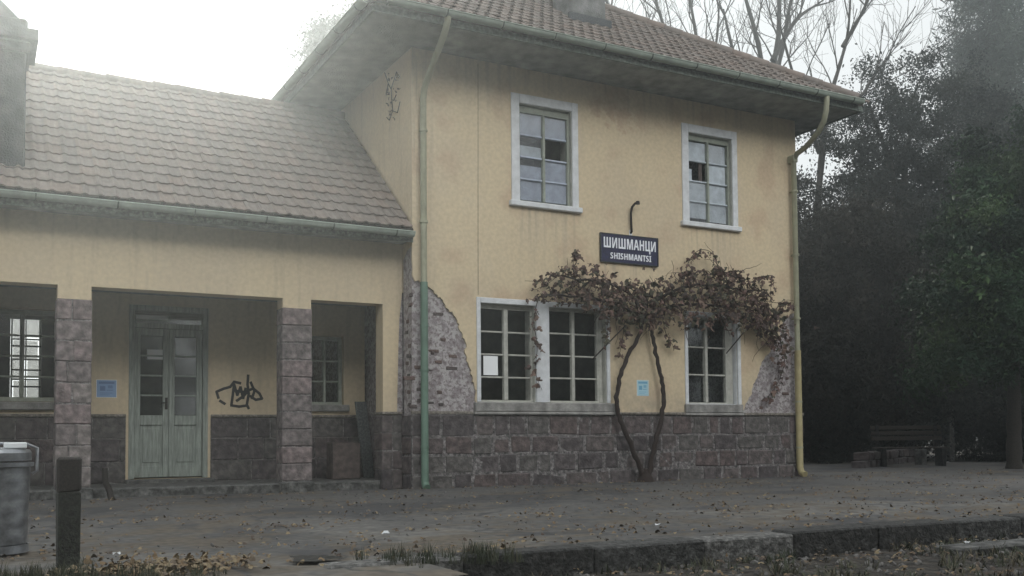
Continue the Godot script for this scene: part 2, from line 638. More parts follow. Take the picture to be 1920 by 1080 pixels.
	struct(o)


func part_root(called: String) -> Node3D:
	var o := Node3D.new()
	o.name = numbered(called)
	add_child(o, true)
	struct(o)
	if not M.has("kerb_a"):
		M.kerb_a = mat(lin(0.095, 0.094, 0.09), 0.92, M.blotch, 0.7, M.rough_n, 0.9)
		M.kerb_b = mat(lin(0.34, 0.335, 0.32), 0.92, M.blotch, 0.7, M.rough_n, 0.9)
		M.kerb_c = mat(lin(0.15, 0.15, 0.145), 0.92, M.blotch, 0.7, M.rough_n, 0.9)
	return o


const W := 7.85
const DEEP := 9.0
const ZW := -0.378
const PLINTH := 1.12


func main_holes() -> Array:
	return [hole(1.86, 4.53, 2.86, 6.14), hole(5.28, 4.53, 6.28, 6.14), hole(1.14, 1.30, 2.14, 2.86), hole(2.38, 1.30, 3.50, 2.86), hole(5.20, 1.30, 6.33, 2.86)]


func main_block() -> void:
	# masonry behind the plaster
	var st := surf()
	sheet(st, rect(0.028, -0.2, W, 6.72), main_holes(), -0.36, -0.03)
	box(st, Vector3(0.004, -0.2, -0.36), Vector3(0.027, 3.9, -0.031))
	box(st, Vector3(0.03, -0.2, -DEEP), Vector3(0.36, 6.72, -0.362))
	box(st, Vector3(W - 0.36, -0.2, -DEEP), Vector3(W, 6.72, -0.362))
	box(st, Vector3(0.362, -0.2, -DEEP), Vector3(W - 0.362, 6.72, -DEEP + 0.35))
	obj("masonry", st, M.mortar, building)
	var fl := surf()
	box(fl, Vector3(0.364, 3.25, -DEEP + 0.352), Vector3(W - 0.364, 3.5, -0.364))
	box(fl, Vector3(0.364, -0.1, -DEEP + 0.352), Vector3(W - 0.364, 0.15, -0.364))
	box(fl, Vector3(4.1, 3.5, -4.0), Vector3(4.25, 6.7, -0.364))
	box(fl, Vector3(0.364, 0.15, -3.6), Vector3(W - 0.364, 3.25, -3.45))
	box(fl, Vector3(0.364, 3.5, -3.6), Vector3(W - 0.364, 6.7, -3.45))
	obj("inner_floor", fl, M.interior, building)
	# the plaster coat of the front, broken away at both lower corners
	var out := PackedVector2Array([
		Vector2(0.0, 3.5), Vector2(0.03, 3.15), Vector2(0.17, 3.08), Vector2(0.30, 3.03), Vector2(0.37, 2.95), Vector2(0.48, 2.88), Vector2(0.55, 2.75), Vector2(0.68, 2.66), Vector2(0.75, 2.56), Vector2(0.80, 2.40), Vector2(0.88, 2.24), Vector2(0.90, 2.02), Vector2(0.96, 1.83), Vector2(1.00, 1.62), Vector2(1.07, 1.48), Vector2(1.05, PLINTH),
		Vector2(6.42, PLINTH), Vector2(6.50, 1.32), Vector2(6.66, 1.50), Vector2(6.69, 1.68), Vector2(6.83, 1.90), Vector2(6.90, 2.08), Vector2(7.08, 2.25), Vector2(7.20, 2.46), Vector2(7.36, 2.60), Vector2(7.45, 2.86), Vector2(7.62, 3.0), Vector2(W, 3.12), Vector2(W, 6.71), Vector2(0.0, 6.71)])
	var ragged := PackedVector2Array()
	for k in out.size():
		var u := out[k]
		var v := out[(k + 1) % out.size()]
		ragged.append(u)
		var broken := (k < 15 or k > 15 and k < 27)
		if broken:
			for q in range(1, 5):
				ragged.append(u.lerp(v, q / 5.0) + (v - u).normalized().orthogonal() * rng.randf_range(-0.022, 0.022))
	out = ragged
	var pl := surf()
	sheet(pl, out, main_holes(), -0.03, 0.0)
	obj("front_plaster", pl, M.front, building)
	var sd := surf()
	var turn := Transform3D(Basis(Vector3(0, 0, 1), Vector3(0, 1, 0), Vector3(-1, 0, 0)), Vector3.ZERO)
	sheet(sd, PackedVector2Array([Vector2(-DEEP, 3.0), Vector2(-0.40, 3.0), Vector2(-0.36, 3.5), Vector2(-0.20, 3.62), Vector2(-0.002, 3.66), Vector2(-0.002, 6.71), Vector2(-DEEP, 6.71)]), [], -0.028, -0.001, turn)
	obj("side_plaster", sd, M.plaster, building)
	# bricks that show where the mortar is gone
	var bricks := [[0.52, 2.23], [0.40, 2.10], [0.60, 2.16], [0.34, 2.02], [0.56, 1.98], [0.68, 1.98], [0.44, 1.88], [0.66, 1.80], [0.30, 1.74], [0.36, 1.57], [0.52, 1.57], [0.66, 1.57], [0.30, 1.40], [0.46, 1.42], [0.80, 1.42], [0.62, 1.34], [0.84, 1.30], [0.30, 1.26], [0.48, 1.24], [0.66, 1.22], [0.30, 2.50], [0.44, 2.62], [7.60, 2.50], [7.48, 2.38], [7.62, 2.10], [7.30, 2.05], [7.40, 1.90], [7.55, 1.78], [7.20, 1.66], [7.50, 1.50], [7.35, 1.38], [7.60, 1.30], [7.05, 1.35], [6.90, 1.22]]
	var more := []
	for row in 11:
		for q in 3:
			if rng.randf() < 0.45: continue
			more.append([0.02 + 0.17 * q - (0.06 if row % 2 else 0.0), 1.2 + 0.085 * row])
	for b in bricks + more:
		if rng.randf() < 0.45: continue
		var s := surf()
		var bw := rng.randf_range(0.06, 0.20)
		var bh := rng.randf_range(0.045, 0.062)
		cbox(s, Vector3(b[0] - bw / 2, b[1], -0.06), Vector3(b[0] + bw / 2, b[1] + bh, -0.022 + rng.randf_range(-0.004, 0.008)), 0.008, 0.006)
		obj("brick", s, M.brick[rng.randi() % 4], building)
	# the plinth: stones in four courses, with raised pale joints behind
	var pb := surf()
	box(pb, Vector3(-0.02, -0.2, -0.028), Vector3(W + 0.02, PLINTH - 0.012, 0.020))
	var pn := obj("plinth", pb, M.joint, building)
	var courses := [[-0.05, 0.19], [0.205, 0.485], [0.50, 0.765], [0.78, 1.10]]
	for c in courses:
		var x := -0.03
		while x < W:
			var l := rng.randf_range(0.22, 0.62)
			if x + l > W - 0.2: l = W + 0.03 - x
			var s := surf()
			var e := rng.randf_range(0.008, 0.022)
			cbox(s, Vector3(x + e, c[0] + rng.randf_range(0.0, 0.02), -0.02), Vector3(x + l - e, c[1] - rng.randf_range(0.0, 0.02), 0.020 + rng.randf_range(0.003, 0.016)), 0.012, 0.010)
			obj("stone", s, M.stone[rng.randi() % 6], pn)
			x += l + 0.012
	for c in courses:
		var s := surf()
		cbox(s, Vector3(-0.03, c[0] + 0.008, -0.366), Vector3(0.0, c[1] - 0.008, -0.036), 0.01, 0.006)
		obj("stone", s, M.stone[rng.randi() % 6], pn)
	for k in 9:
		var s := surf()
		var y := 1.25 + k * 0.21 + rng.randf_range(-0.04, 0.04)
		var z := rng.randf_range(-0.30, -0.12)
		cbox(s, Vector3(-0.008 + rng.randf_range(-0.004, 0.003), y, z), Vector3(0.02, y + 0.055, z + 0.11), 0.006, 0.004)
		obj("brick", s, M.brick[rng.randi() % 4], building)
	# ledge over the plinth
	for q in [[-0.03, 1.0, 0.028], [3.745, 5.095, 0.055], [6.435, W + 0.03, 0.055]]:
		var ld := surf()
		cbox(ld, Vector3(q[0], PLINTH - 0.008, -0.026), Vector3(q[1], PLINTH + 0.038, q[2]), 0.008, 0.004)
		obj("plinth_ledge", ld, M.ledge, building)
	# the thin vertical crack in the plaster
	var ck := surf()
	tube(ck, [Vector3(1.135, 6.65, 0.0005), Vector3(1.125, 5.2, 0.0005), Vector3(1.115, 3.9, 0.0005), Vector3(1.11, 2.98, 0.0005)], [0.0035], 5)
	obj("crack", ck, M.interior, building)


func pillar(x0: float, x1: float, rows: int, two: bool, top: float) -> void:
	var p := part("pillar", building)
	for r in rows:
		var ya := 0.14 + (top - 0.14) * r / rows
		var yb := 0.14 + (top - 0.14) * (r + 1) / rows
		var cut := [x0, x1]
		if two and r % 2 == 0: cut = [x0, x0 + (x1 - x0) * rng.randf_range(0.42, 0.6), x1]
		elif two and r % 4 == 1: cut = [x0, x0 + (x1 - x0) * rng.randf_range(0.3, 0.4), x1]
		for k in cut.size() - 1:
			var s := surf()
			cbox(s, Vector3(cut[k] - (0.012 if k == 0 else -0.005), ya + 0.005, ZW - 0.312), Vector3(cut[k + 1] + (0.012 if k == cut.size() - 2 else -0.005), yb - 0.005, ZW + 0.012 + rng.randf_range(0, 0.012)), 0.012, 0.006)
			obj("stone", s, M.pillar[rng.randi() % 4], p)
	var core := surf()
	box(core, Vector3(x0 - 0.006, 0.13, ZW - 0.306), Vector3(x1 + 0.006, top, ZW + 0.007))
	obj("mortar_core", core, M.joint, p)
	var b := surf()
	cbox(b, Vector3(x0 - 0.035, -0.05, ZW - 0.35), Vector3(x1 + 0.035, 0.138, ZW + 0.055), 0.015, 0.006)
	obj("base_stone", b, M.concrete, p)


const WING := -9.2


func wing() -> void:
	var holes := [hole(-6.0, -0.3, -4.85, 2.80), hole(-4.44, -0.3, -1.87, 2.80), hole(-1.45, -0.3, -0.33, 2.80)]
	var st := surf()
	var outline := PackedVector2Array([Vector2(WING, -0.2), Vector2(-0.10, -0.2), Vector2(-0.10, 1.2), Vector2(-0.08, 2.07), Vector2(-0.06, 2.57), Vector2(-0.012, 3.0), Vector2(-0.004, 3.9), Vector2(WING, 3.9)])
	sheet(st, outline, holes, ZW - 0.30, ZW)
	obj("wing_plaster", st, M.plaster, building)
	var back := surf()
	box(back, Vector3(-0.11, -0.2, ZW - 0.29), Vector3(-0.002, 3.2, ZW - 0.02))
	obj("masonry", back, M.mortar, building)
	# plinth of the wall between the last opening and the corner
	var pb := surf()
	box(pb, Vector3(-0.345, -0.15, ZW - 0.305), Vector3(-0.022, PLINTH - 0.012, ZW + 0.012))
	var pn := obj("plinth", pb, M.joint, building)
	for c in [[-0.02, 0.27], [0.285, 0.55], [0.565, 0.83], [0.845, 1.10]]:
		for k in [[-0.355, -0.19], [-0.18, -0.03]]:
			var s := surf()
			cbox(s, Vector3(k[0], c[0], ZW - 0.31), Vector3(k[1], c[1], ZW + 0.016 + rng.randf_range(0.004, 0.016)), 0.012, 0.008)
			obj("stone", s, M.stone[rng.randi() % 6], pn)
	var ld := surf()
	cbox(ld, Vector3(-0.36, PLINTH - 0.006, ZW - 0.31), Vector3(-0.03, PLINTH + 0.035, ZW + 0.04), 0.008)
	obj("plinth_ledge", ld, M.ledge, building)
	pillar(-4.85, -4.44, 9, true, 2.62)
	pillar(-1.87, -1.45, 10, false, 2.66)
	pillar(-6.45, -6.0, 9, true, 2.62)
	# floor of the porch, ceiling, end walls and the room behind
	var fl := surf()
	cbox(fl, Vector3(WING + 0.1, -0.15, -2.0), Vector3(-0.012, 0.115, ZW - 0.06), 0.02)
	obj("porch_floor", fl, M.concrete, building)
	var ce := surf()
	box(ce, Vector3(WING + 0.3, 2.96, -6.1), Vector3(-0.034, 3.08, ZW - 0.302))
	obj("porch_ceiling", ce, M.soffit, building)
	var bw := surf()
	sheet(bw, rect(WING + 0.3, -0.15, -0.034, 2.958), [hole(-5.72, 1.32, -4.68, 2.66), hole(-3.76, 0.17, -2.60, 2.80), hole(-1.02, 1.30, -0.40, 2.45)], -2.3, -2.0)
	obj("porch_wall", bw, M.plaster, building)
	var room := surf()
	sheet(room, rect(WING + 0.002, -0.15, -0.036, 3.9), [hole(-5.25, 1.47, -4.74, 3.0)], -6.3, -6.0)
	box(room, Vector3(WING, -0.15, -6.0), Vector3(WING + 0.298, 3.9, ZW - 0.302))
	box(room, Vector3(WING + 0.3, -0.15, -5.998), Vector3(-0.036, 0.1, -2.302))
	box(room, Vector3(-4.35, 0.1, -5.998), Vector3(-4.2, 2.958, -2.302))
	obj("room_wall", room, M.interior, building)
	# dark stone plinth of the porch wall
	for r in [[WING + 0.32, -3.80], [-2.56, -0.036]]:
		var q := surf()
		box(q, Vector3(r[0], 0.0, -2.0), Vector3(r[1], PLINTH - 0.02, -1.975))
		var node := obj("plinth", q, M.joint, building)
		for c in [[0.12, 0.43], [0.445, 0.77], [0.785, 1.09]]:
			var x: float = r[0]
			while x < r[1] - 0.02:
				var l := minf(rng.randf_range(0.35, 0.7), r[1] - x)
				if x > -6.6:
					var s := surf()
					cbox(s, Vector3(x + 0.006, c[0], -1.99), Vector3(x + l - 0.006, c[1], -1.972 + rng.randf_range(0.004, 0.016)), 0.01, 0.006)
					obj("stone", s, M.stone[[0, 1, 3, 5][rng.randi() % 4]], node)
				x += l + 0.004
		var g := surf()
		cbox(g, Vector3(r[0], PLINTH - 0.018, -2.0), Vector3(r[1], PLINTH + 0.025, -1.945), 0.008)
		obj("plinth_ledge", g, M.ledge, building)
	# step under the door
	var sp := surf()
	cbox(sp, Vector3(-3.82, 0.10, -2.02), Vector3(-2.54, 0.17, -1.72), 0.015, 0.006)
	obj("door_step", sp, M.concrete, building)


# ---------------------------------------------------------------- roofs
func tile_mesh(w: float, l: float) -> ArrayMesh:
	var st := surf()
	var prof := [Vector2(0, 0.020), Vector2(0.16, 0.028), Vector2(0.30, 0.016), Vector2(0.40, 0.006), Vector2(0.62, 0.010), Vector2(0.84, 0.006), Vector2(1.0, 0.018)]
	for k in prof.size() - 1:
		var a: Vector2 = prof[k]
		var b: Vector2 = prof[k + 1]
		var lift := 0.030
		quad(st, Vector3(a.x * w, 0, a.y + lift), Vector3(a.x * w, l, a.y), Vector3(b.x * w, l, b.y), Vector3(b.x * w, 0, b.y + lift))
		quad(st, Vector3(a.x * w, 0, a.y + lift - 0.022), Vector3(a.x * w, 0, a.y + lift), Vector3(b.x * w, 0, b.y + lift), Vector3(b.x * w, 0, b.y + lift - 0.022))
	quad(st, Vector3(0, 0, 0.0), Vector3(0, l, -0.02), Vector3(0, l, 0.02), Vector3(0, 0, 0.054))
	quad(st, Vector3(w, 0, 0.0), Vector3(w, 0, 0.052), Vector3(w, l, 0.018), Vector3(w, l, -0.02))
	st.generate_normals()
	return st.commit()


func slope_tiles(x0: float, x1: float, y0: float, z0: float, m: float, run: float, hip: float, out: Array) -> void:
	# rows from the eave (y0, z0) upwards; hip shortens the rows on both sides
	var cosv := 1.0 / sqrt(1.0 + m * m)
	var up := Vector3(0, m, -1).normalized()
	var nrm := Vector3(0, 1, m).normalized()
	var length := run / cosv
	var step := 0.285
	var tw := 0.19
	var row := 0
	var v := 0.0
	while v < length - 0.1:
		var inset := hip * v * cosv
		var a := x0 + inset
		var b := x1 - inset
		var x := a - (tw * 0.5 if row % 2 and hip > 0.0 else 0.0)
		while x < b - 0.04:
			var at := Vector3(x, y0, z0) + up * (v - 0.03) + nrm * 0.012
			var bs := Basis(Vector3.RIGHT, up, nrm).rotated(nrm, rng.randf_range(-0.02, 0.02))
			bs = bs.rotated(Vector3.RIGHT, rng.randf_range(-0.018, 0.018))
			if x > a - 0.16 or hip == 0.0:
				out.append(Transform3D(bs, at + nrm * rng.randf_range(0, 0.008)))
			x += tw
		v += step
		row += 1


func prism(st: SurfaceTool, top: Array, thick: float) -> void:
	var low := []
	for p in top: low.append(p - Vector3(0, thick, 0))
	for k in range(1, top.size() - 1):
		for v in [top[0], top[k], top[k + 1]]: st.add_vertex(v)
		for v in [low[0], low[k + 1], low[k]]: st.add_vertex(v)
	for k in top.size():
		var n := (k + 1) % top.size()
		quad(st, top[k], low[k], low[n], top[n])


func roofs() -> void:
	var eye := Vector3(-5.76, 0.75, 13.83)
	# main hipped roof
	var e := 1.0
	var y0 := 6.86
	var m := 0.70
	var xa := -e
	var xb := W + 0.72
	var za := e
	var zb := -DEEP - e
	var run := (za - zb) / 2.0
	var zr := (za + zb) / 2.0
	var yr := y0 + m * run
	var half := (xb - xa) / 2.0
	var rl := Vector3(xa + minf(run, half), yr, zr)
	var rr := Vector3(xb - minf(run, half), yr, zr)
	var ca := Vector3(xa, y0, za)
	var cb := Vector3(xb, y0, za)
	var cc := Vector3(xb, y0, zb)
	var cd := Vector3(xa, y0, zb)
	var st := surf()
	if rl.x > rr.x - 0.01:
		# nearly square: the hips meet in a short ridge along z
		yr = y0 + m * half
		var r1 := Vector3((xa + xb) / 2, yr, za - half)
		var r2 := Vector3((xa + xb) / 2, yr, zb + half)
		prism(st, [ca, r1, cb], 0.06)
		prism(st, [cb, r1, r2, cc], 0.06)
		prism(st, [cc, r2, cd], 0.06)
		prism(st, [cd, r2, r1, ca], 0.06)
		rl = r1; rr = r1
	else:
		prism(st, [ca, rl, rr, cb], 0.06)
		prism(st, [cb, rr, cc], 0.06)
		prism(st, [cc, rr, rl, cd], 0.06)
		prism(st, [cd, rl, ca], 0.06)
	var roof := obj("main_roof", st, M.deck, building)
	# soffit and fascia
	var so := surf()
	box(so, Vector3(xa + 0.04, 6.722, zb + 0.04), Vector3(xb - 0.04, 6.75, za - 0.04))
	obj("soffit", so, M.soffit, building)
	var fa := surf()
	box(fa, Vector3(xa + 0.01, 6.70, za - 0.038), Vector3(xb - 0.01, 6.80, za - 0.005))
	box(fa, Vector3(xa + 0.005, 6.70, zb + 0.04), Vector3(xa + 0.038, 6.80, za - 0.04))
	box(fa, Vector3(xb - 0.038, 6.70, zb + 0.04), Vector3(xb - 0.005, 6.80, za - 0.04))
	obj("fascia", fa, M.fascia, building)
	# wing roof: ridge at z = -3.17
	var ws := 0.82
	var we := 0.06
	var wy := 3.90
	var wr := wy + ws * (we + 3.17)
	var wt := surf()
	prism(wt, [Vector3(WING - 0.2, wy, we), Vector3(WING - 0.2, wr, -3.17), Vector3(-0.002, wr, -3.17), Vector3(-0.002, wy, we)], 0.06)
	prism(wt, [Vector3(WING - 0.2, wr, -3.17), Vector3(WING - 0.2, wy, -6.4), Vector3(-0.002, wy, -6.4), Vector3(-0.002, wr, -3.17)], 0.06)
	var wroof := obj("wing_roof", wt, M.deck, building)
	var gb := surf()
	sheet(gb, PackedVector2Array([Vector2(-6.0, 3.8), Vector2(-0.5, 3.8), Vector2(-3.17, 6.3)]), [], -0.2, 0.0, Transform3D(Basis(Vector3(0, 0, 1), Vector3(0, 1, 0), Vector3(-1, 0, 0)), Vector3(WING + 0.02, 0, 0)))
	obj("gable", gb, M.plaster, building)
	var ws2 := surf()
	box(ws2, Vector3(WING - 0.15, 3.74, ZW + 0.002), Vector3(-0.004, 3.765, 0.03))
	obj("soffit", ws2, M.soffit, building)
	var wf := surf()
	box(wf, Vector3(WING - 0.15, 3.70, 0.032), Vector3(-0.004, 3.86, 0.055))
	obj("fascia", wf, M.fascia, building)
	# tiles: the 300 nearest single, the rest in one field
	var all := []
	slope_tiles(WING - 0.15, -0.03, wy, we, ws, 3.17 + we, 0.0, all)
	var n_wing := all.size()
	slope_tiles(xa, xb, y0, za, m, minf(run, half) , 1.0, all)
	var order := []
	for i in all.size():
		var p: Vector3 = all[i].origin
		var seen := 0.0 if p.x < -6.2 else 1.0
		order.append([p.distance_to(eye) + (1.0 - seen) * 100.0 - (2.5 if i < n_wing else 0.0), i])
	order.sort_custom(func(a, b): return a[0] < b[0])
	var tm := tile_mesh(0.191, 0.34)
	var rest := []
	var cols := []
	var shades := TILES
	for k in order.size():
		var i: int = order[k][1]
		if k < 300:
			var t := put("roof_tile", tm, M.tile[rng.randi() % 6], wroof if i < n_wing else roof)
			t.transform = all[i]
		else:
			rest.append(all[i])
			cols.append(shades[rng.randi() % 6])
	multi("roof_tile_field", tm, M.tile_field, rest, cols, roof)
	# ridge and hip tiles
	var rt := surf()
	tube(rt, [Vector3(0, 0, 0), Vector3(0.40, 0, 0.0)], [0.105, 0.088], 12)
	rt.generate_normals()
	var ridge := rt.commit()
	var x := -0.4
	while x > -6.6:
		var o := put("ridge_tile", ridge, M.tile[rng.randi() % 6], wroof)
		o.position = Vector3(x, wr + 0.015 + rng.randf_range(-0.008, 0.008), -3.17)
		x -= 0.36
	for side in [0, 1]:
		var from: Vector3 = cb if side == 0 else ca
		var to: Vector3 = rr if side == 0 else rl
		var d := (to - from).normalized()
		var s := 0.1
		while s < (to - from).length() - 0.3:
			var o := put("hip_tile", ridge, M.tile[rng.randi() % 6], roof)
			var zax := d.cross(Vector3.UP).normalized()
			o.transform = Transform3D(Basis(d, zax.cross(d), zax), from + d * s + Vector3(0, 0.05, 0))
			s += 0.36
	# chimneys
	var cs := surf()
	cbox(cs, Vector3(3.21, 7.4, -1.15), Vector3(3.90, 10.6, -0.5), 0.02, 0.008)
	cbox(cs, Vector3(3.13, 10.6, -1.23), Vector3(3.98, 10.78, -0.42), 0.02)
	obj("chimney", cs, M.chimney, building)
	var fl := surf()
	box(fl, Vector3(3.12, 7.93, -0.498), Vector3(3.99, 8.06, -0.44))
	obj("chimney_flashing", fl, M.metal_dark, building)
	var c2 := surf()
	cbox(c2, Vector3(-6.35, 4.0, -1.05), Vector3(-5.26, 5.80, -0.34), 0.02, 0.01)
	prism(c2, [Vector3(-6.5, 6.08, -1.2), Vector3(-5.12, 6.08, -1.2), Vector3(-5.12, 6.08, -0.2), Vector3(-6.5, 6.08, -0.2)], 0.14)
	cbox(c2, Vector3(-6.42, 5.80, -1.12), Vector3(-5.20, 5.938, -0.27), 0.03)
	cbox(c2, Vector3(-6.40, 6.082, -1.1), Vector3(-5.24, 6.24, -0.3), 0.03)
	for f in [[Vector3(-6.32, 6.242, -0.36), Vector3(-5.34, 6.242, -0.36)], [Vector3(-5.34, 6.242, -0.36), Vector3(-5.34, 6.242, -1.04)], [Vector3(-5.34, 6.242, -1.04), Vector3(-6.32, 6.242, -1.04)], [Vector3(-6.32, 6.242, -1.04), Vector3(-6.32, 6.242, -0.36)]]:
		for v in [f[0], f[1], Vector3(-5.83, 6.85, -0.7)]: c2.add_vertex(v)
	obj("chimney", c2, M.chimney_dark, building)


func gutter(a: Vector3, b: Vector3, r: float, m: Material) -> Node3D:
	var g := part("gutter", building)
	var st := surf()
	var d := (b - a).normalized()
	var side := d.cross(Vector3.UP).normalized()
	var pr := []
	for k in 9:
		var t := PI * k / 8.0
		pr.append(side * cos(t) * r - Vector3(0, sin(t) * r, 0))
	st.set_smooth_group(0)
	for k in 8:
		quad(st, a + pr[k], b + pr[k], b + pr[k + 1], a + pr[k + 1])
		quad(st, a + pr[k] * 0.93, a + pr[k + 1] * 0.93, b + pr[k + 1] * 0.93, b + pr[k] * 0.93)
	st.set_smooth_group(-1)
	for k in range(1, 8):
		for e in [a, b]:
			for v in [e + pr[0], e + pr[k], e + pr[k + 1]]: st.add_vertex(v)
	obj("channel", st, m, g)
	var rim := surf()
	for s in [1.0, -1.0]:
		tube(rim, [a + side * r * s, b + side * r * s], [0.011], 6)
	obj("rim", rim, m, g)
	var n := int((b - a).length() / 0.95)
	for i in n + 1:
		var p := a.lerp(b, (i + 0.3) / (n + 0.6))
		var br := surf()
		var pts := []
		for k in 9: pts.append(p + pr[k] * 1.06)
		tube(br, pts, [0.011], 5)
		obj("bracket", br, M.fascia, g)
	return g


func rainwater() -> void:
	gutter(Vector3(-1.08, 6.86, 1.09), Vector3(W + 0.60, 6.86, 1.09), 0.075, M.gutter)
	gutter(Vector3(-1.09, 6.86, 1.0), Vector3(-1.09, 6.86, -9.5), 0.075, M.gutter)
	gutter(Vector3(WING - 0.1, 3.86, 0.14), Vector3(-0.03, 3.83, 0.14), 0.072, M.gutter)
	# left downpipe: pale above, dark green below
	var p := part("downpipe", building)
	var st := surf()
	tube(st, [Vector3(0.12, 6.80, 1.08), Vector3(0.12, 6.72, 1.06), Vector3(0.13, 6.6, 0.93), Vector3(0.15, 6.18, 0.30), Vector3(0.15, 6.05, 0.15), Vector3(0.15, 5.9, 0.10), Vector3(0.15, 3.08, 0.10)], [0.048], 12)
	obj("upper_pipe", st, M.pipe, p)
	var lo := surf()
	tube(lo, [Vector3(0.15, 3.10, 0.10), Vector3(0.15, 0.10, 0.10), Vector3(0.15, 0.04, 0.12), Vector3(0.15, 0.01, 0.18)], [0.057], 12)
	obj("lower_pipe", lo, M.pipe_green, p)
	for y in [5.4, 4.0, 2.42, 1.75, 0.6]:
		var c := surf()
		tube(c, [Vector3(0.15, y, 0.10), Vector3(0.15, y + 0.035, 0.10)], [0.064], 12)
		box(c, Vector3(0.135, y + 0.005, -0.02), Vector3(0.165, y + 0.03, 0.05))
		obj("clamp", c, M.pipe if y > 3.0 else M.pipe_green, p)
	# right downpipe with its long swan neck
	var q := part("downpipe", building)
	var s2 := surf()
	tube(s2, [Vector3(7.56, 6.80, 1.09), Vector3(7.56, 6.55, 1.07), Vector3(7.57, 6.38, 1.0), Vector3(7.60, 6.22, 0.82), Vector3(7.66, 6.06, 0.45), Vector3(7.69, 6.01, 0.2), Vector3(7.69, 5.9, 0.11), Vector3(7.69, 2.3, 0.11)], [0.05], 12)
	obj("upper_pipe", s2, M.pipe, q)
	var s3 := surf()
	tube(s3, [Vector3(7.69, 2.32, 0.11), Vector3(7.69, 0.15, 0.11), Vector3(7.69, 0.05, 0.15), Vector3(7.69, 0.02, 0.24)], [0.062], 12)
	obj("lower_pipe", s3, M.pipe_yellow, q)
	var s4 := surf()
	cbox(s4, Vector3(7.63, 5.86, -0.0), Vector3(7.75, 6.0, 0.17), 0.015)
	obj("elbow_box", s4, M.pipe, q)
	for y in [5.3, 4.1, 2.9, 1.35, 0.5]:
		var c := surf()
		tube(c, [Vector3(7.69, y, 0.11), Vector3(7.69, y + 0.035, 0.11)], [0.069], 12)
		box(c, Vector3(7.675, y + 0.005, -0.02), Vector3(7.705, y + 0.03, 0.06))
		obj("clamp", c, M.pipe, q)


# ---------------------------------------------------------------- windows
# a two-leaf timber window set in an opening: outer frame, mullion, leaf frames, bars and single panes
func window(x0: float, y0: float, x1: float, y1: float, z: float, rows: int, fm: Material, gm: Material, fw := 0.055, mid := 0.05, transom := 0.0, skip := [], bm: Material = null) -> Node3D:
	var n := part("window", building)
	var st := surf()
	var d := 0.035
	box(st, Vector3(x0, y0, z - d), Vector3(x0 + fw, y1, z + d))
	box(st, Vector3(x1 - fw, y0, z - d), Vector3(x1, y1, z + d))
	box(st, Vector3(x0 + fw, y1 - fw - transom, z - d + 0.002), Vector3(x1 - fw, y1, z + d - 0.002))
	box(st, Vector3(x0 + fw, y0, z - d + 0.002), Vector3(x1 - fw, y0 + fw * 0.8, z + d - 0.002))
	obj("frame", st, fm, n)
	var xm := (x0 + x1) / 2
	var mu := surf()
	cbox(mu, Vector3(xm - mid / 2, y0 + fw * 0.8, z - d + 0.004), Vector3(xm + mid / 2, y1 - fw - transom, z + d + 0.012), 0.008)
	obj("mullion", mu, fm, n)
	var ya := y0 + fw * 0.8
	var yb := y1 - fw - transom
	var k := 0
	for s in 2:
		var a := x0 + fw if s == 0 else xm + mid / 2
		var b := xm - mid / 2 if s == 0 else x1 - fw
		for r in rows:
			var pa := ya + (yb - ya) * r / rows
			var pb := ya + (yb - ya) * (r + 1) / rows
			if r > 0:
				var bar := surf()
				cbox(bar, Vector3(a, pa - 0.014, z - 0.018), Vector3(b, pa + 0.014, z + 0.02), 0.006)
				obj("bar", bar, bm if bm else fm, n)
			if not k in skip:
				var g := surf()
				box(g, Vector3(a + 0.002, pa + 0.012, z - 0.003), Vector3(b - 0.002, pb - 0.012, z + 0.001))
				var o := obj("pane", g, gm, n)
				o.rotation = Vector3(rng.randf_range(-0.004, 0.004), rng.randf_range(-0.004, 0.004), 0)
			k += 1
	return n


func cover(n: Node3D, x0: float, y0: float, x1: float, y1: float, z: float, m: Material) -> void:
	var s := surf()
	cbox(s, Vector3(x0, y0, z - 0.012), Vector3(x1, y1, z), 0.003, 0.004)
	obj("cover_sheet", s, m, n)


func surround(x0: float, y0: float, x1: float, y1: float, top: bool) -> void:
	# white plaster band round an upper window, with its sill
	var st := surf()
	cbox(st, Vector3(x0 - 0.145, y0, -0.005), Vector3(x0 + 0.003, y1 + 0.145, 0.024), 0.006)
	cbox(st, Vector3(x1 - 0.003, y0, -0.005), Vector3(x1 + 0.115, y1 + 0.145, 0.024), 0.006)
	cbox(st, Vector3(x0 + 0.005, y1 - 0.003, -0.005), Vector3(x1 - 0.005, y1 + 0.145, 0.023), 0.006)
	obj("window_surround", st, M.trim, building)
	var sl := surf()
	cbox(sl, Vector3(x0 - 0.19, y0 - 0.085, -0.16), Vector3(x1 + 0.16, y0 + 0.004, 0.075), 0.012)
	obj("window_sill", sl, M.trim, building)
	var ln := surf()
	sheet(ln, rect(x0 + 0.0005, y0 + 0.001, x1 - 0.0005, y1 - 0.001), [hole(x0 + 0.012, y0 + 0.012, x1 - 0.012, y1 - 0.012)], -0.35, -0.004)
	obj("reveal", ln, M.frame_pale, building)


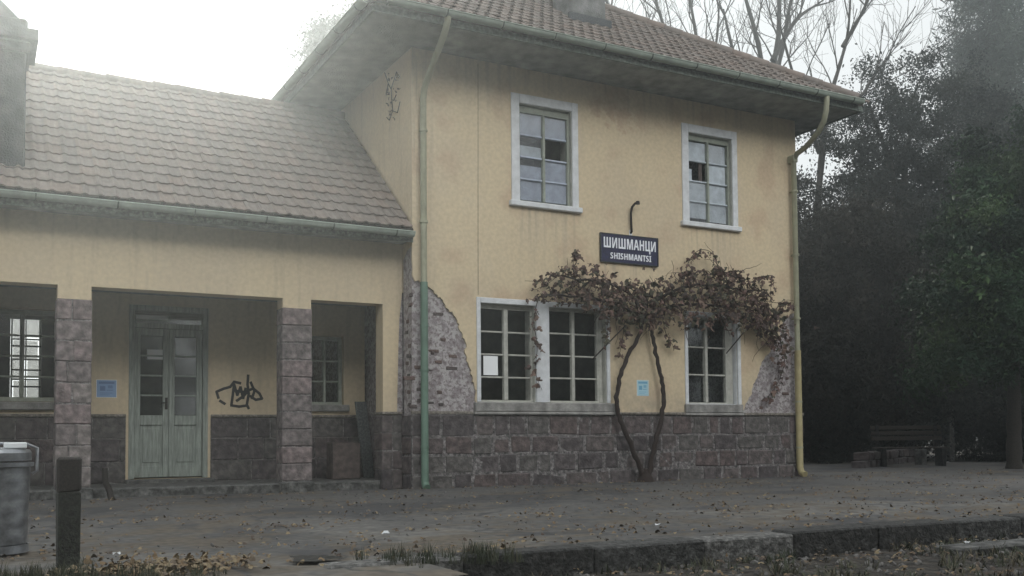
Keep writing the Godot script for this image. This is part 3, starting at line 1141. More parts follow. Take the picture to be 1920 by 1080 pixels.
func windows() -> void:
	# upper windows
	surround(1.86, 4.53, 2.86, 6.14, true)
	var a := window(1.872, 4.542, 2.848, 6.128, -0.10, 4, M.frame, M.glass_dusty, 0.04, 0.045, 0.07, [6], M.cover)
	cover(a, 1.905, 5.63, 2.34, 6.02, -0.118, M.cover)
	cover(a, 1.905, 5.275, 2.34, 5.49, -0.118, M.cover_b)
	cover(a, 1.905, 4.60, 2.34, 5.165, -0.118, M.cover)
	cover(a, 2.36, 5.64, 2.815, 6.02, -0.118, M.cover)
	cover(a, 2.36, 4.60, 2.815, 5.28, -0.118, M.cover)
	surround(5.28, 4.53, 6.28, 6.14, true)
	var b := window(5.292, 4.542, 6.268, 6.128, -0.10, 4, M.frame, M.glass_dusty, 0.035, 0.04, 0.06, [2], M.cover_b)
	var q := func(py: float) -> float: return 6.116 - (py - 250.0) * 0.00957
	cover(b, 5.33, q.call(298), 5.76, 6.02, -0.118, M.cover_b)
	cover(b, 5.33, q.call(404), 5.76, q.call(337), -0.118, M.cover_b)
	cover(b, 5.33, q.call(337), 5.46, q.call(312), -0.121, M.cover_b)
	cover(b, 5.62, q.call(337), 5.70, q.call(298), -0.133, M.card)
	cover(b, 5.78, q.call(408), 6.22, 6.02, -0.118, M.cover_b)
	# lower windows
	var lt := surf()
	cbox(lt, Vector3(1.075, 1.305, -0.02), Vector3(1.143, 2.945, 0.022), 0.006)
	cbox(lt, Vector3(2.137, 1.305, -0.10), Vector3(2.383, 2.862, 0.024), 0.008)
	cbox(lt, Vector3(3.497, 1.305, -0.02), Vector3(3.56, 2.945, 0.022), 0.006)
	cbox(lt, Vector3(1.145, 2.857, -0.02), Vector3(3.495, 2.944, 0.021), 0.006)
	obj("window_surround", lt, M.trim, building)
	var sl := surf()
	cbox(sl, Vector3(1.03, 1.155, -0.2), Vector3(3.72, 1.302, 0.05), 0.012, 0.004)
	cbox(sl, Vector3(1.00, 1.105, -0.02), Vector3(3.74, 1.152, 0.075), 0.01, 0.004)
	obj("window_sill", sl, M.sill, building)
	for w in [[1.142, 2.136], [2.384, 3.498]]:
		var ln := surf()
		sheet(ln, rect(w[0], 1.303, w[1], 2.858), [hole(w[0] + 0.012, 1.315, w[1] - 0.012, 2.846)], -0.33, -0.022)
		obj("reveal", ln, M.frame_pale, building)
	window(1.155, 1.316, 2.124, 2.845, -0.13, 4, M.frame_pale, M.glass, 0.032, 0.075, 0.03, [0])
	window(2.397, 1.316, 3.40, 2.845, -0.13, 4, M.frame_pale, M.glass, 0.032, 0.06, 0.0, [4])
	var jb := surf()
	cbox(jb, Vector3(3.402, 1.316, -0.22), Vector3(3.485, 2.845, -0.10), 0.01)
	obj("window_jamb", jb, M.frame_pale, building)
	var rt := surf()
	cbox(rt, Vector3(5.135, 1.305, -0.02), Vector3(5.203, 2.945, 0.022), 0.006)
	cbox(rt, Vector3(6.327, 1.305, -0.02), Vector3(6.40, 2.945, 0.022), 0.006)
	cbox(rt, Vector3(5.205, 2.857, -0.02), Vector3(6.325, 2.944, 0.021), 0.006)
	obj("window_surround", rt, M.trim, building)
	var s2 := surf()
	cbox(s2, Vector3(5.11, 1.155, -0.2), Vector3(6.42, 1.302, 0.05), 0.012, 0.004)
	cbox(s2, Vector3(5.10, 1.105, -0.02), Vector3(6.43, 1.152, 0.06), 0.01)
	obj("window_sill", s2, M.sill, building)
	var l2 := surf()
	sheet(l2, rect(5.202, 1.303, 6.328, 2.858), [hole(5.214, 1.315, 6.316, 2.846)], -0.33, -0.022)
	obj("reveal", l2, M.trim, building)
	window(5.216, 1.316, 6.17, 2.845, -0.13, 3, M.frame_pale, M.glass, 0.032, 0.06)
	var j2 := surf()
	cbox(j2, Vector3(6.172, 1.316, -0.22), Vector3(6.31, 2.845, -0.10), 0.01)
	obj("window_jamb", j2, M.frame_pale, building)
	# porch windows and the room window seen through the left one
	window(-5.71, 1.33, -4.69, 2.65, -2.12, 4, M.frame, M.glass, 0.07, 0.06)
	window(-1.01, 1.31, -0.41, 2.44, -2.10, 3, M.frame, M.glass, 0.06, 0.04)
	for s in [[-5.80, -4.60], [-1.10, -0.32]]:
		var ps := surf()
		cbox(ps, Vector3(s[0], 1.20, -2.15), Vector3(s[1], 1.315, -1.93), 0.012, 0.004)
		obj("window_sill", ps, M.sill, building)
	var back := window(-5.24, 1.48, -4.75, 2.99, -6.12, 4, M.frame, M.milk, 0.03, 0.02)
	for y in [2.02, 1.72, 2.45]:
		var bar := surf()
		box(bar, Vector3(-5.24, y, -6.05), Vector3(-4.75, y + 0.03, -6.03))
		obj("bar", bar, M.iron, back)


func doors() -> void:
	# frame and transom light over a two-leaf green door
	var fr := part("door_frame", building)
	var st := surf()
	box(st, Vector3(-3.758, 0.172, -2.14), Vector3(-3.68, 2.798, -1.985))
	box(st, Vector3(-2.68, 0.172, -2.14), Vector3(-2.602, 2.798, -1.985))
	box(st, Vector3(-3.679, 2.72, -2.138), Vector3(-2.681, 2.798, -1.987))
	box(st, Vector3(-3.679, 2.455, -2.138), Vector3(-2.681, 2.53, -1.987))
	obj("casing", st, M.door, fr)
	var tp := surf()
	box(tp, Vector3(-3.678, 2.531, -2.08), Vector3(-2.682, 2.719, -2.074))
	obj("transom_pane", tp, M.glass, fr)
	var ts := surf()
	cbox(ts, Vector3(-3.66, 2.60, -2.072), Vector3(-3.19, 2.66, -2.055), 0.004, 0.004)
	obj("transom_strip", ts, M.paper, fr)
	for side in 2:
		var x0 := -3.676 if side == 0 else -3.178
		var x1 := -3.182 if side == 0 else -2.684
		var d := part("door", building)
		var s := surf()
		cbox(s, Vector3(x0, 0.19, -2.08), Vector3(x0 + 0.085, 2.45, -2.03), 0.006)
		cbox(s, Vector3(x1 - 0.085, 0.19, -2.08), Vector3(x1, 2.45, -2.03), 0.006)
		cbox(s, Vector3(x0 + 0.086, 2.34, -2.078), Vector3(x1 - 0.086, 2.45, -2.032), 0.004)
		cbox(s, Vector3(x0 + 0.086, 0.98, -2.078), Vector3(x1 - 0.086, 1.13, -2.032), 0.004)
		cbox(s, Vector3(x0 + 0.086, 0.19, -2.078), Vector3(x1 - 0.086, 0.36, -2.032), 0.004)
		obj("leaf_frame", s, M.door, d)
		for r in 4:
			var ya := 1.13 + 1.21 * r / 4.0
			var yb := 1.13 + 1.21 * (r + 1) / 4.0
			var p := surf()
			box(p, Vector3(x0 + 0.086, ya + 0.01, -2.062), Vector3(x1 - 0.086, yb - 0.01, -2.057))
			obj("pane", p, M.glass, d)
			if r > 0:
				var b := surf()
				cbox(b, Vector3(x0 + 0.086, ya - 0.013, -2.075), Vector3(x1 - 0.086, ya + 0.013, -2.038), 0.005)
				obj("bar", b, M.door, d)
		var pn := surf()
		box(pn, Vector3(x0 + 0.086, 0.361, -2.068), Vector3(x1 - 0.086, 0.979, -2.058))
		cbox(pn, Vector3(x0 + 0.125, 0.41, -2.064), Vector3(x1 - 0.125, 0.93, -2.044), 0.014)
		obj("lower_panel", pn, M.door, d)
	var h := surf()
	tube(h, [Vector3(-3.215, 1.32, -2.03), Vector3(-3.215, 1.32, -1.975), Vector3(-3.30, 1.315, -1.97)], [0.010], 8)
	box(h, Vector3(-3.235, 1.22, -2.03), Vector3(-3.195, 1.40, -2.022))
	obj("door_handle", h, M.iron, building)


# ---------------------------------------------------------------- things on the wall
func text(called: String, words: String, h: float, width: float, at: Vector3, m: Material, parent: Node3D) -> void:
	var f := SystemFont.new()
	f.font_names = PackedStringArray(["Droid Sans"])
	f.font_weight = 700
	var t := TextMesh.new()
	t.text = words
	t.font = f
	t.font_size = 32
	t.pixel_size = 0.01
	t.depth = 0.02
	t.curve_step = 2.0
	var bb := t.get_aabb()
	var o := put(called, t, m, parent)
	var sx := width / maxf(bb.size.x, 0.01)
	var sy := h / maxf(bb.size.y, 0.01)
	o.scale = Vector3(sx, sy, 0.3)
	o.position = at - Vector3((bb.position.x + bb.size.x / 2) * sx, (bb.position.y + bb.size.y / 2) * sy, 0)


func notice_image(base: Color, ink: Color, seed_: int) -> ImageTexture:
	var im := Image.create_empty(96, 112, false, Image.FORMAT_RGB8)
	im.fill(base)
	var r := RandomNumberGenerator.new()
	r.seed = seed_
	im.fill_rect(Rect2i(10, 10, 76, 14), ink)
	im.fill_rect(Rect2i(16, 40, 26, 30), ink)
	im.fill_rect(Rect2i(54, 34, 24, 20), ink.lerp(base, 0.3))
	im.fill_rect(Rect2i(48, 62, 32, 8), ink.lerp(base, 0.4))
	im.fill_rect(Rect2i(16, 82, 62, 6), ink.lerp(base, 0.5))
	im.fill_rect(Rect2i(16, 94, 48, 5), ink.lerp(base, 0.5))
	return tex(im)


func flat_print(called: String, x0: float, y0: float, x1: float, y1: float, z: float, m: Material, parent: Node3D) -> void:
	var st := SurfaceTool.new()
	st.begin(Mesh.PRIMITIVE_TRIANGLES)
	st.set_normal(Vector3(0, 0, 1))
	for p in [[0, 0], [0, 1], [1, 1], [0, 0], [1, 1], [1, 0]]:
		st.set_uv(Vector2(p[0], 1 - p[1]))
		st.add_vertex(Vector3(lerpf(x0, x1, p[0]), lerpf(y0, y1, p[1]), z))
	put(called, st.commit(), m, parent)


func on_the_wall() -> void:
	# station sign
	var s := thing("station_sign", "dark blue station name board with white lettering above the vine", "sign", Vector3(3.975, 3.92, 0.0))
	var b := surf()
	cbox(b, Vector3(-0.585, -0.237, 0.012), Vector3(0.585, 0.237, 0.036), 0.006)
	obj("board", b, M.navy, s)
	var rim := surf()
	for e in [[-0.595, 0.232, 0.595, 0.247], [-0.595, -0.247, 0.595, -0.232], [-0.597, -0.231, -0.582, 0.231], [0.582, -0.231, 0.597, 0.231]]:
		box(rim, Vector3(e[0], e[1], 0.008), Vector3(e[2], e[3], 0.044))
	obj("rim", rim, M.metal_dark, s)
	text("lettering", "ШИШМАНЦИ", 0.225, 1.07, Vector3(0.005, 0.065, 0.039), M.white_paint, s)
	text("lettering", "SHISHMANTSI", 0.105, 0.84, Vector3(0.02, -0.128, 0.039), M.white_paint, s)
	for x in [-0.5, 0.5]:
		var f := surf()
		tube(f, [Vector3(x, 0.0, -0.05), Vector3(x, 0.0, 0.02)], [0.015], 6)
		obj("stud", f, M.iron, s)
	# lamp arm over it
	var arm := thing("lamp_arm", "rusty bent iron lamp arm without lamp, fixed above the blue sign", "bracket", Vector3(4.02, 4.2, 0.0))
	var a := surf()
	tube(a, [Vector3(0.0, 0.0, -0.03), Vector3(0.0, 0.03, 0.035), Vector3(-0.02, 0.18, 0.05), Vector3(-0.03, 0.34, 0.06), Vector3(-0.02, 0.44, 0.08), Vector3(0.015, 0.50, 0.12), Vector3(0.05, 0.52, 0.14)], [0.020], 8)
	obj("tube", a, M.iron, arm)
	var a2 := surf()
	lathe(a2, [Vector2(0.0, 0.03), Vector2(0.03, 0.025), Vector2(0.036, -0.03), Vector2(0.0, -0.035)], 12, Vector3(0.055, 0.515, 0.145))
	obj("socket", a2, M.iron, arm)
	var a3 := surf()
	cbox(a3, Vector3(-0.03, -0.05, -0.004), Vector3(0.03, 0.07, 0.010), 0.004)
	obj("wall_plate", a3, M.trim, arm)
	# small printed notices on plaster
	var blue := mat(Color.WHITE, 0.6)
	blue.albedo_texture = notice_image(lin(0.36, 0.55, 0.62), lin(0.13, 0.33, 0.48), 3)
	var n1 := thing("wall_notice", "pale blue printed notice on plaster between the two vine trunks", "notice", Vector3(4.228, 1.571, 0.0))
	var nb := surf()
	box(nb, Vector3(-0.122, -0.135, -0.001), Vector3(0.122, 0.135, 0.004))
	obj("plate", nb, M.paper, n1)
	flat_print("print", -0.118, -0.131, 0.118, 0.131, 0.0055, blue, n1)
	var blue2 := mat(Color.WHITE, 0.6)
	blue2.albedo_texture = notice_image(lin(0.20, 0.32, 0.52), lin(0.10, 0.17, 0.33), 5)
	var n2 := thing("wall_notice", "blue notice on the porch wall left of the green door", "notice", Vector3(-4.07, 1.523, -2.0))
	var nc := surf()
	box(nc, Vector3(-0.142, -0.132, -0.001), Vector3(0.142, 0.132, 0.004))
	obj("plate", nc, M.paper, n2)
	flat_print("print", -0.136, -0.126, 0.136, 0.126, 0.0055, blue2, n2)
	# papers behind glass
	var p1 := thing("paper_sheet", "white paper sheet taped inside the leftmost ground-floor window pane", "paper", Vector3(1.375, 1.885, -0.112))
	var ps := surf()
	cbox(ps, Vector3(-0.125, -0.15, 0.0), Vector3(0.125, 0.15, 0.004), 0.001, 0.004)
	obj("sheet", ps, M.paper, p1)
	var p2 := thing("paper_sheet", "small white paper on the top panes of the left green door leaf", "paper", Vector3(-3.38, 2.055, -2.05))
	var pt := surf()
	cbox(pt, Vector3(-0.115, -0.075, 0.0), Vector3(0.115, 0.075, 0.004), 0.001, 0.004)
	obj("sheet", pt, M.paper, p2)
	# spray paint scribble on the porch wall: a ribbon that follows strokes
	var gf := surf()
	var strokes := [
		[[-2.44, 1.40], [-2.47, 1.50], [-2.36, 1.55], [-2.26, 1.58], [-2.20, 1.66], [-2.10, 1.64]],
		[[-2.24, 1.30], [-2.22, 1.45], [-2.20, 1.62], [-2.15, 1.45], [-2.10, 1.58], [-2.06, 1.40], [-2.02, 1.56]],
		[[-1.98, 1.77], [-1.99, 1.62], [-1.97, 1.48], [-2.0, 1.30], [-1.97, 1.24]],
		[[-2.25, 1.29], [-2.12, 1.27], [-1.99, 1.29]],
		[[-2.18, 1.52], [-2.04, 1.50], [-1.90, 1.56], [-1.80, 1.48], [-1.76, 1.40], [-1.86, 1.38], [-1.95, 1.44]],
		[[-2.42, 1.36], [-2.34, 1.31]], [[-1.94, 1.66], [-1.88, 1.52], [-1.92, 1.40]], [[-2.16, 1.36], [-2.05, 1.44], [-1.96, 1.54]]]
	for s2 in strokes:
		for k in s2.size() - 1:
			var u := Vector2(s2[k][0], s2[k][1])
			var v := Vector2(s2[k + 1][0], s2[k + 1][1])
			var nn := (v - u).normalized().orthogonal() * 0.021
			var dd := (v - u).normalized() * 0.01
			var z: float = -1.9965 + 0.0004 * k
			quad(gf, Vector3(u.x - dd.x + nn.x, u.y - dd.y + nn.y, z), Vector3(v.x + dd.x + nn.x, v.y + dd.y + nn.y, z), Vector3(v.x + dd.x - nn.x, v.y + dd.y - nn.y, z), Vector3(u.x - dd.x - nn.x, u.y - dd.y - nn.y, z))
	obj("graffiti", gf, M.black, building)
	# dry creeper remains on the side wall
	var cw := thing("dry_creeper", "few dry creeper twigs clinging to the upper side wall", "plant", Vector3(0, 5.9, -0.6))
	var tw := surf()
	for k in [[[-0.50, 0.78], [-0.34, 0.55], [-0.22, 0.42], [-0.16, 0.05], [-0.30, -0.06], [-0.42, 0.02]], [[-0.22, 0.42], [0.02, 0.62], [0.14, 0.50]], [[-0.16, 0.05], [0.05, -0.04], [0.16, 0.10]], [[-0.34, 0.55], [-0.44, 0.40]], [[-0.20, 0.24], [-0.10, 0.20], [0.0, 0.26]]]:
		var pp := []
		for q in k: pp.append(Vector3(-0.008, q[1], q[0]))
		tube(tw, pp, [0.008], 5)
	obj("twigs", tw, M.vine_bark, cw)
	var cr := []
	var cc := []
	for k in 26:
		var t := Transform3D(Basis.from_euler(Vector3(rng.randf() * 6, rng.randf() * 6, rng.randf() * 6)).scaled(Vector3.ONE * rng.randf_range(0.5, 0.9)), Vector3(-0.025, rng.randf_range(-0.1, 0.75), rng.randf_range(-0.5, 0.15)))
		cr.append(t); cc.append(Color(0.10, 0.075, 0.065))
	multi("leaves", leaf_mesh(0.09, 1), M.dry_field, cr, cc, cw)


# a lobed, curled leaf in the xy plane, stalk at the origin
func leaf_mesh(size: float, curl: int) -> ArrayMesh:
	var st := surf()
	var rim := [Vector2(0.0, 0.0), Vector2(-0.38, 0.08), Vector2(-0.5, 0.42), Vector2(-0.22, 0.55), Vector2(-0.20, 0.86), Vector2(0.0, 1.0), Vector2(0.24, 0.82), Vector2(0.22, 0.52), Vector2(0.5, 0.38), Vector2(0.36, 0.06)]
	var mid := Vector3(0, 0.42, 0.0) * size
	var v := []
	for p in rim:
		var z = p.x * p.x * (0.9 if curl == 0 else -1.1) + (p.y - 0.4) * (p.y - 0.4) * (0.7 if curl == 2 else -0.5)
		v.append(Vector3(p.x * (1.0 - 0.25 * curl), p.y, z) * size)
	for k in v.size():
		for q in [mid, v[k], v[(k + 1) % v.size()]]: st.add_vertex(q)
	st.generate_normals()
	return st.commit()


func in_poly(p: Vector2, poly: PackedVector2Array) -> bool:
	return Geometry2D.is_point_in_polygon(p, poly)


func spline(pts: Array, per := 6) -> Array:
	var out := []
	for i in pts.size() - 1:
		var a: Vector3 = pts[maxi(i - 1, 0)]
		var b: Vector3 = pts[i]
		var c: Vector3 = pts[i + 1]
		var d: Vector3 = pts[mini(i + 2, pts.size() - 1)]
		for k in per:
			out.append(b.cubic_interpolate(c, a, d, float(k) / per))
	out.append(pts[-1])
	return out


func radii(n: int, a: float, b: float) -> Array:
	var r := []
	for i in n: r.append(lerpf(a, b, float(i) / maxi(n - 1, 1)) * (1.0 + 0.10 * sin(i * 2.3)))
	return r


func vine() -> void:
	var v := thing("grapevine", "withered grapevine with two crossing trunks trained over the ground-floor windows", "vine", Vector3(4.1, 0, 0.0))
	var off := Vector3(-4.1, 0, 0)
	var lp := spline([Vector3(4.08, -0.02, 0.22), Vector3(3.92, 0.42, 0.20), Vector3(3.70, 0.88, 0.18), Vector3(3.59, 1.26, 0.15), Vector3(3.65, 1.71, 0.14), Vector3(3.86, 2.14, 0.14), Vector3(4.08, 2.50, 0.15), Vector3(4.06, 2.8, 0.17), Vector3(3.95, 3.1, 0.2)])
	var rp := spline([Vector3(4.13, -0.02, 0.26), Vector3(4.27, 0.50, 0.22), Vector3(4.45, 0.98, 0.19), Vector3(4.55, 1.40, 0.15), Vector3(4.50, 1.82, 0.14), Vector3(4.37, 2.34, 0.14), Vector3(4.30, 2.7, 0.16), Vector3(4.38, 3.1, 0.2)])
	for t in [lp, rp]:
		var st := surf()
		var pts := []
		for p in t: pts.append(p + off + Vector3(rng.randf_range(-0.018, 0.018), 0, rng.randf_range(-0.012, 0.012)))
		tube(st, pts, radii(pts.size(), 0.046, 0.028), 9)
		obj("trunk", st, M.vine_bark, v)
	var rootp := surf()
	lathe(rootp, [Vector2(0.17, -0.03), Vector2(0.13, 0.04), Vector2(0.09, 0.12), Vector2(0.06, 0.2), Vector2(0.0, 0.22)], 10, Vector3(0.0, 0.0, 0.22))
	obj("root_stock", rootp, M.vine_bark, v)
	# arms along the wall
	for arm in [
		[Vector3(4.02, 2.75, 0.17), Vector3(3.6, 2.95, 0.22), Vector3(3.0, 3.0, 0.25), Vector3(2.4, 3.02, 0.25), Vector3(2.0, 2.95, 0.2)],
		[Vector3(3.97, 3.05, 0.2), Vector3(3.5, 3.25, 0.24), Vector3(2.8, 3.3, 0.26), Vector3(2.3, 3.35, 0.22)],
		[Vector3(4.33, 2.8, 0.17), Vector3(4.8, 3.0, 0.22), Vector3(5.5, 3.02, 0.26), Vector3(6.3, 3.05, 0.25), Vector3(6.9, 2.9, 0.2), Vector3(7.25, 2.4, 0.16)],
		[Vector3(4.37, 3.05, 0.2), Vector3(4.9, 3.3, 0.25), Vector3(5.6, 3.4, 0.26), Vector3(6.4, 3.35, 0.22), Vector3(6.9, 3.4, 0.2)],
		[Vector3(4.1, 2.6, 0.16), Vector3(4.2, 2.9, 0.2), Vector3(4.1, 3.3, 0.24)]]:
		var st := surf()
		var pts := []
		for p in spline(arm): pts.append(p + off + Vector3(0, rng.randf_range(-0.02, 0.02), rng.randf_range(-0.015, 0.015)))
		tube(st, pts, radii(pts.size(), 0.030, 0.012), 7)
		obj("arm", st, M.vine_bark, v)
	# thin canes
	var poly := PackedVector2Array([Vector2(1.92, 2.95), Vector2(2.14, 3.34), Vector2(2.56, 3.56), Vector2(3.28, 3.54), Vector2(3.45, 3.30), Vector2(3.85, 3.36), Vector2(4.58, 3.46), Vector2(4.8, 3.62), Vector2(5.04, 3.74), Vector2(5.5, 3.66), Vector2(5.75, 3.74), Vector2(6.36, 3.66), Vector2(6.8, 3.42), Vector2(6.95, 3.16), Vector2(7.3, 2.80), Vector2(7.38, 2.3), Vector2(7.22, 1.9), Vector2(7.0, 2.3), Vector2(6.6, 2.64), Vector2(6.34, 2.76), Vector2(5.14, 2.72), Vector2(4.4, 2.62), Vector2(4.01, 2.58), Vector2(3.48, 2.70), Vector2(2.96, 2.88)])
	var canes := surf()
	var spots := []
	for i in 120:
		var p := Vector2(rng.randf_range(1.95, 7.3), rng.randf_range(2.3, 3.7))
		if not in_poly(p, poly): continue
		var z := rng.randf_range(0.08, 0.42)
		var dir := Vector2.from_angle(rng.randf_range(0, TAU))
		var pts := []
		for k in 8:
			pts.append(Vector3(p.x, p.y, z) + off)
			if in_poly(p, poly) or k < 2: spots.append(Vector3(p.x, p.y, z))
			dir = dir.rotated(rng.randf_range(-0.5, 0.5))
			p += dir * 0.11 + Vector2(0, -0.008)
			z = clampf(z + rng.randf_range(-0.04, 0.04), 0.05, 0.5)
		tube(canes, pts, radii(pts.size(), 0.007, 0.003), 4, false)
	# the loop of shoots that sticks up on the right and single tendrils
	for loop in [
		[Vector3(5.02, 3.55, 0.2), Vector3(5.1, 3.8, 0.22), Vector3(5.3, 3.98, 0.22), Vector3(5.55, 4.0, 0.2), Vector3(5.72, 3.85, 0.2), Vector3(5.7, 3.6, 0.2)],
		[Vector3(2.75, 3.5, 0.2), Vector3(2.82, 3.65, 0.2), Vector3(2.78, 3.75, 0.2), Vector3(2.7, 3.72, 0.2)],
		[Vector3(6.5, 3.5, 0.2), Vector3(6.75, 3.62, 0.2), Vector3(7.0, 3.66, 0.2), Vector3(6.98, 3.5, 0.2)],
		[Vector3(7.05, 3.0, 0.2), Vector3(7.2, 3.15, 0.2), Vector3(7.4, 3.2, 0.2), Vector3(7.5, 3.1, 0.2)],
		[Vector3(7.25, 2.4, 0.15), Vector3(7.35, 2.1, 0.12), Vector3(7.25, 1.8, 0.1), Vector3(7.15, 1.65, 0.1), Vector3(6.95, 1.45, 0.1)],
		[Vector3(2.1, 2.95, 0.15), Vector3(2.05, 2.6, 0.1), Vector3(2.12, 2.2, 0.08), Vector3(2.08, 1.8, 0.08), Vector3(2.2, 1.5, 0.08)],
		[Vector3(3.4, 2.8, 0.15), Vector3(3.45, 2.5, 0.12), Vector3(3.36, 2.2, 0.12)],
		[Vector3(4.55, 2.7, 0.18), Vector3(4.62, 2.5, 0.16), Vector3(4.78, 2.3, 0.14)],
		[Vector3(3.75, 2.7, 0.18), Vector3(3.72, 2.4, 0.16), Vector3(3.66, 2.1, 0.14)]]:
		var pts := []
		for p in spline(loop):
			pts.append(p + off)
			if rng.randf() < 0.75: spots.append(p)
		tube(canes, pts, radii(pts.size(), 0.008, 0.004), 4, false)
	stuff(obj("canes", canes, M.vine_bark, v))
	# props tied between wall and arms
	var pr := surf()
	tube(pr, [Vector3(3.20, 2.03, 0.03) + off, Vector3(3.75, 2.60, 0.2) + off], [0.012], 6)
	tube(pr, [Vector3(6.05, 2.22, 0.03) + off, Vector3(6.72, 2.98, 0.2) + off], [0.012], 6)
	obj("prop", pr, M.vine_bark, v)
	# leaves: the 300 nearest are single, the rest one mass
	var places := []
	for s in spots:
		for k in 2:
			places.append(s + Vector3(rng.randf_range(-0.07, 0.07), rng.randf_range(-0.09, 0.04), rng.randf_range(-0.05, 0.07)))
	var hn := noise(81, 2.6, 3)
	var tries := 0
	while places.size() < 1900 and tries < 60000:
		tries += 1
		var p := Vector2(rng.randf_range(1.9, 7.4), rng.randf_range(1.9, 3.8))
		if in_poly(p, poly) and hn.get_noise_2dv(p) > rng.randf_range(-0.7, 0.25):
			places.append(Vector3(p.x, p.y, rng.randf_range(0.03, 0.5)))
	for k in 260:
		places.append(Vector3(3.95 + rng.randfn() * 0.42, 3.0 + rng.randfn() * 0.19, rng.randf_range(0.1, 0.4)))
	for k in 120:
		places.append(Vector3(6.0 + rng.randfn() * 0.6, 2.85 + rng.randfn() * 0.15, rng.randf_range(0.1, 0.4)))
	var lm := [leaf_mesh(0.115, 0), leaf_mesh(0.125, 1), leaf_mesh(0.105, 2)]
	var order := []
	for p in places: order.append([-p.z + rng.randf() * 0.25, p])
	order.sort_custom(func(a, b): return a[0] < b[0])
	var xf := [[], [], []]
	var cs := [[], [], []]
	var tones := [Color(0.115, 0.068, 0.056), Color(0.08, 0.052, 0.045), Color(0.15, 0.10, 0.078), Color(0.07, 0.066, 0.043)]
	for k in order.size():
		var p: Vector3 = order[k][1]
		var bs := Basis.from_euler(Vector3(rng.randf_range(-0.9, 0.9), rng.randf_range(-0.9, 0.9), PI + rng.randf_range(-1.4, 1.4))).scaled(Vector3.ONE * rng.randf_range(0.45, 1.1))
		var t := Transform3D(bs, p + off)
		var which := rng.randi() % 3
		if k < 300:
			var o := put("leaf", lm[which], M.dry[rng.randi() % 4], v)
			o.transform = t
		else:
			xf[which].append(t)
			cs[which].append(tones[rng.randi() % 4])
	for w in 3: multi("leaves", lm[w], M.dry_field, xf[w], cs[w], v)


# ---------------------------------------------------------------- trees
func spray_mesh(n: int, spread: float, leaf: float, narrow := 0.45) -> ArrayMesh:
	var st := surf()
	for i in n:
		var c := Vector3(rng.randfn(), rng.randfn(), rng.randfn()) * spread * 0.5
		var b := Basis.from_euler(Vector3(rng.randf() * TAU, rng.randf() * TAU, rng.randf() * TAU))
		var l := leaf * rng.randf_range(0.7, 1.3)
		var w := l * narrow
		var p0 := c - b.y * l * 0.5
		var p1 := c + b.y * l * 0.5
		var s1 := c + b.x * w * 0.5 + b.z * w * 0.18
		var s2 := c - b.x * w * 0.5 + b.z * w * 0.18
		for q in [p0, s1, p1, p0, p1, s2]: st.add_vertex(q)
	st.generate_normals()
	return st.commit()


var sprays := {}


func spray(kind: String) -> ArrayMesh:
	if not sprays.has(kind):
		match kind:
			"broad": sprays[kind] = spray_mesh(16, 0.42, 0.15)
			"small": sprays[kind] = spray_mesh(20, 0.36, 0.12)
			"needle": sprays[kind] = spray_mesh(26, 0.5, 0.22, 0.16)
	return sprays[kind]


# clumps inside ellipsoids [centre, radii]; each clump is a loose ball of sprays
func crown(parent: Node3D, kind: String, balls: Array, clumps: int, per: int, size: float, tones: Array, droop := 0.0) -> void:
	var xf := []
	var cs := []
	var total := 0.0
	for b in balls: total += b[1].x * b[1].y * b[1].z
	for b in balls:
		var n := int(clumps * b[1].x * b[1].y * b[1].z / total)
		for i in n:
			var d := Vector3(rng.randfn(), rng.randfn(), rng.randfn()).normalized()
			var r := pow(rng.randf(), 0.42) * rng.randf_range(0.85, 1.12)
			var c: Vector3 = b[0] + d * b[1] * r
			var tone: Color = tones[rng.randi() % tones.size()]
			var cr := rng.randf_range(0.22, 0.55) * size
			var reach := rng.randf_range(0.6, 1.5) * size
			var out := (d + Vector3(0, rng.randf_range(-0.35, 0.15), 0)).normalized()
			var lum := rng.randf_range(0.6, 1.5)
			for k in per:
				var t := rng.randf()
				var o := out * (t - 0.6) * reach + Vector3(rng.randfn(), rng.randfn() * 0.6, rng.randfn()) * cr * (1.0 - 0.55 * t) * 0.6
				o.y -= (droop + 0.18) * t * t * reach
				var bs := Basis.from_euler(Vector3(rng.randf() * TAU, rng.randf() * TAU, rng.randf() * TAU)).scaled(Vector3.ONE * rng.randf_range(0.5, 1.4) * size)
				xf.append(Transform3D(bs, c + o))
				var f := lum * rng.randf_range(0.8, 1.2)
				cs.append(Color(tone.r * f, tone.g * f, tone.b * f))
	multi("crown", spray(kind), M.leaf, xf, cs, parent)


func limbs_to(parent: Node3D, base: Array, targets: Array, r: float, m: Material) -> void:
	var st := surf()
	tube(st, spline(base), radii(spline(base).size(), r, r * 0.55), 9)
	obj("trunk", st, m, parent)
	var from: Vector3 = base[-1]
	for t in targets:
		var s: Vector3 = base[-1].lerp(base[-2], rng.randf() * 0.7)
		var mid: Vector3 = s.lerp(t, 0.5) + Vector3(rng.randf_range(-0.3, 0.3), rng.randf_range(0, 0.5), rng.randf_range(-0.3, 0.3))
		var pp := spline([s, mid, t])
		var l := surf()
		tube(l, pp, radii(pp.size(), r * 0.42, 0.03), 7)
		obj("limb", l, m, parent)


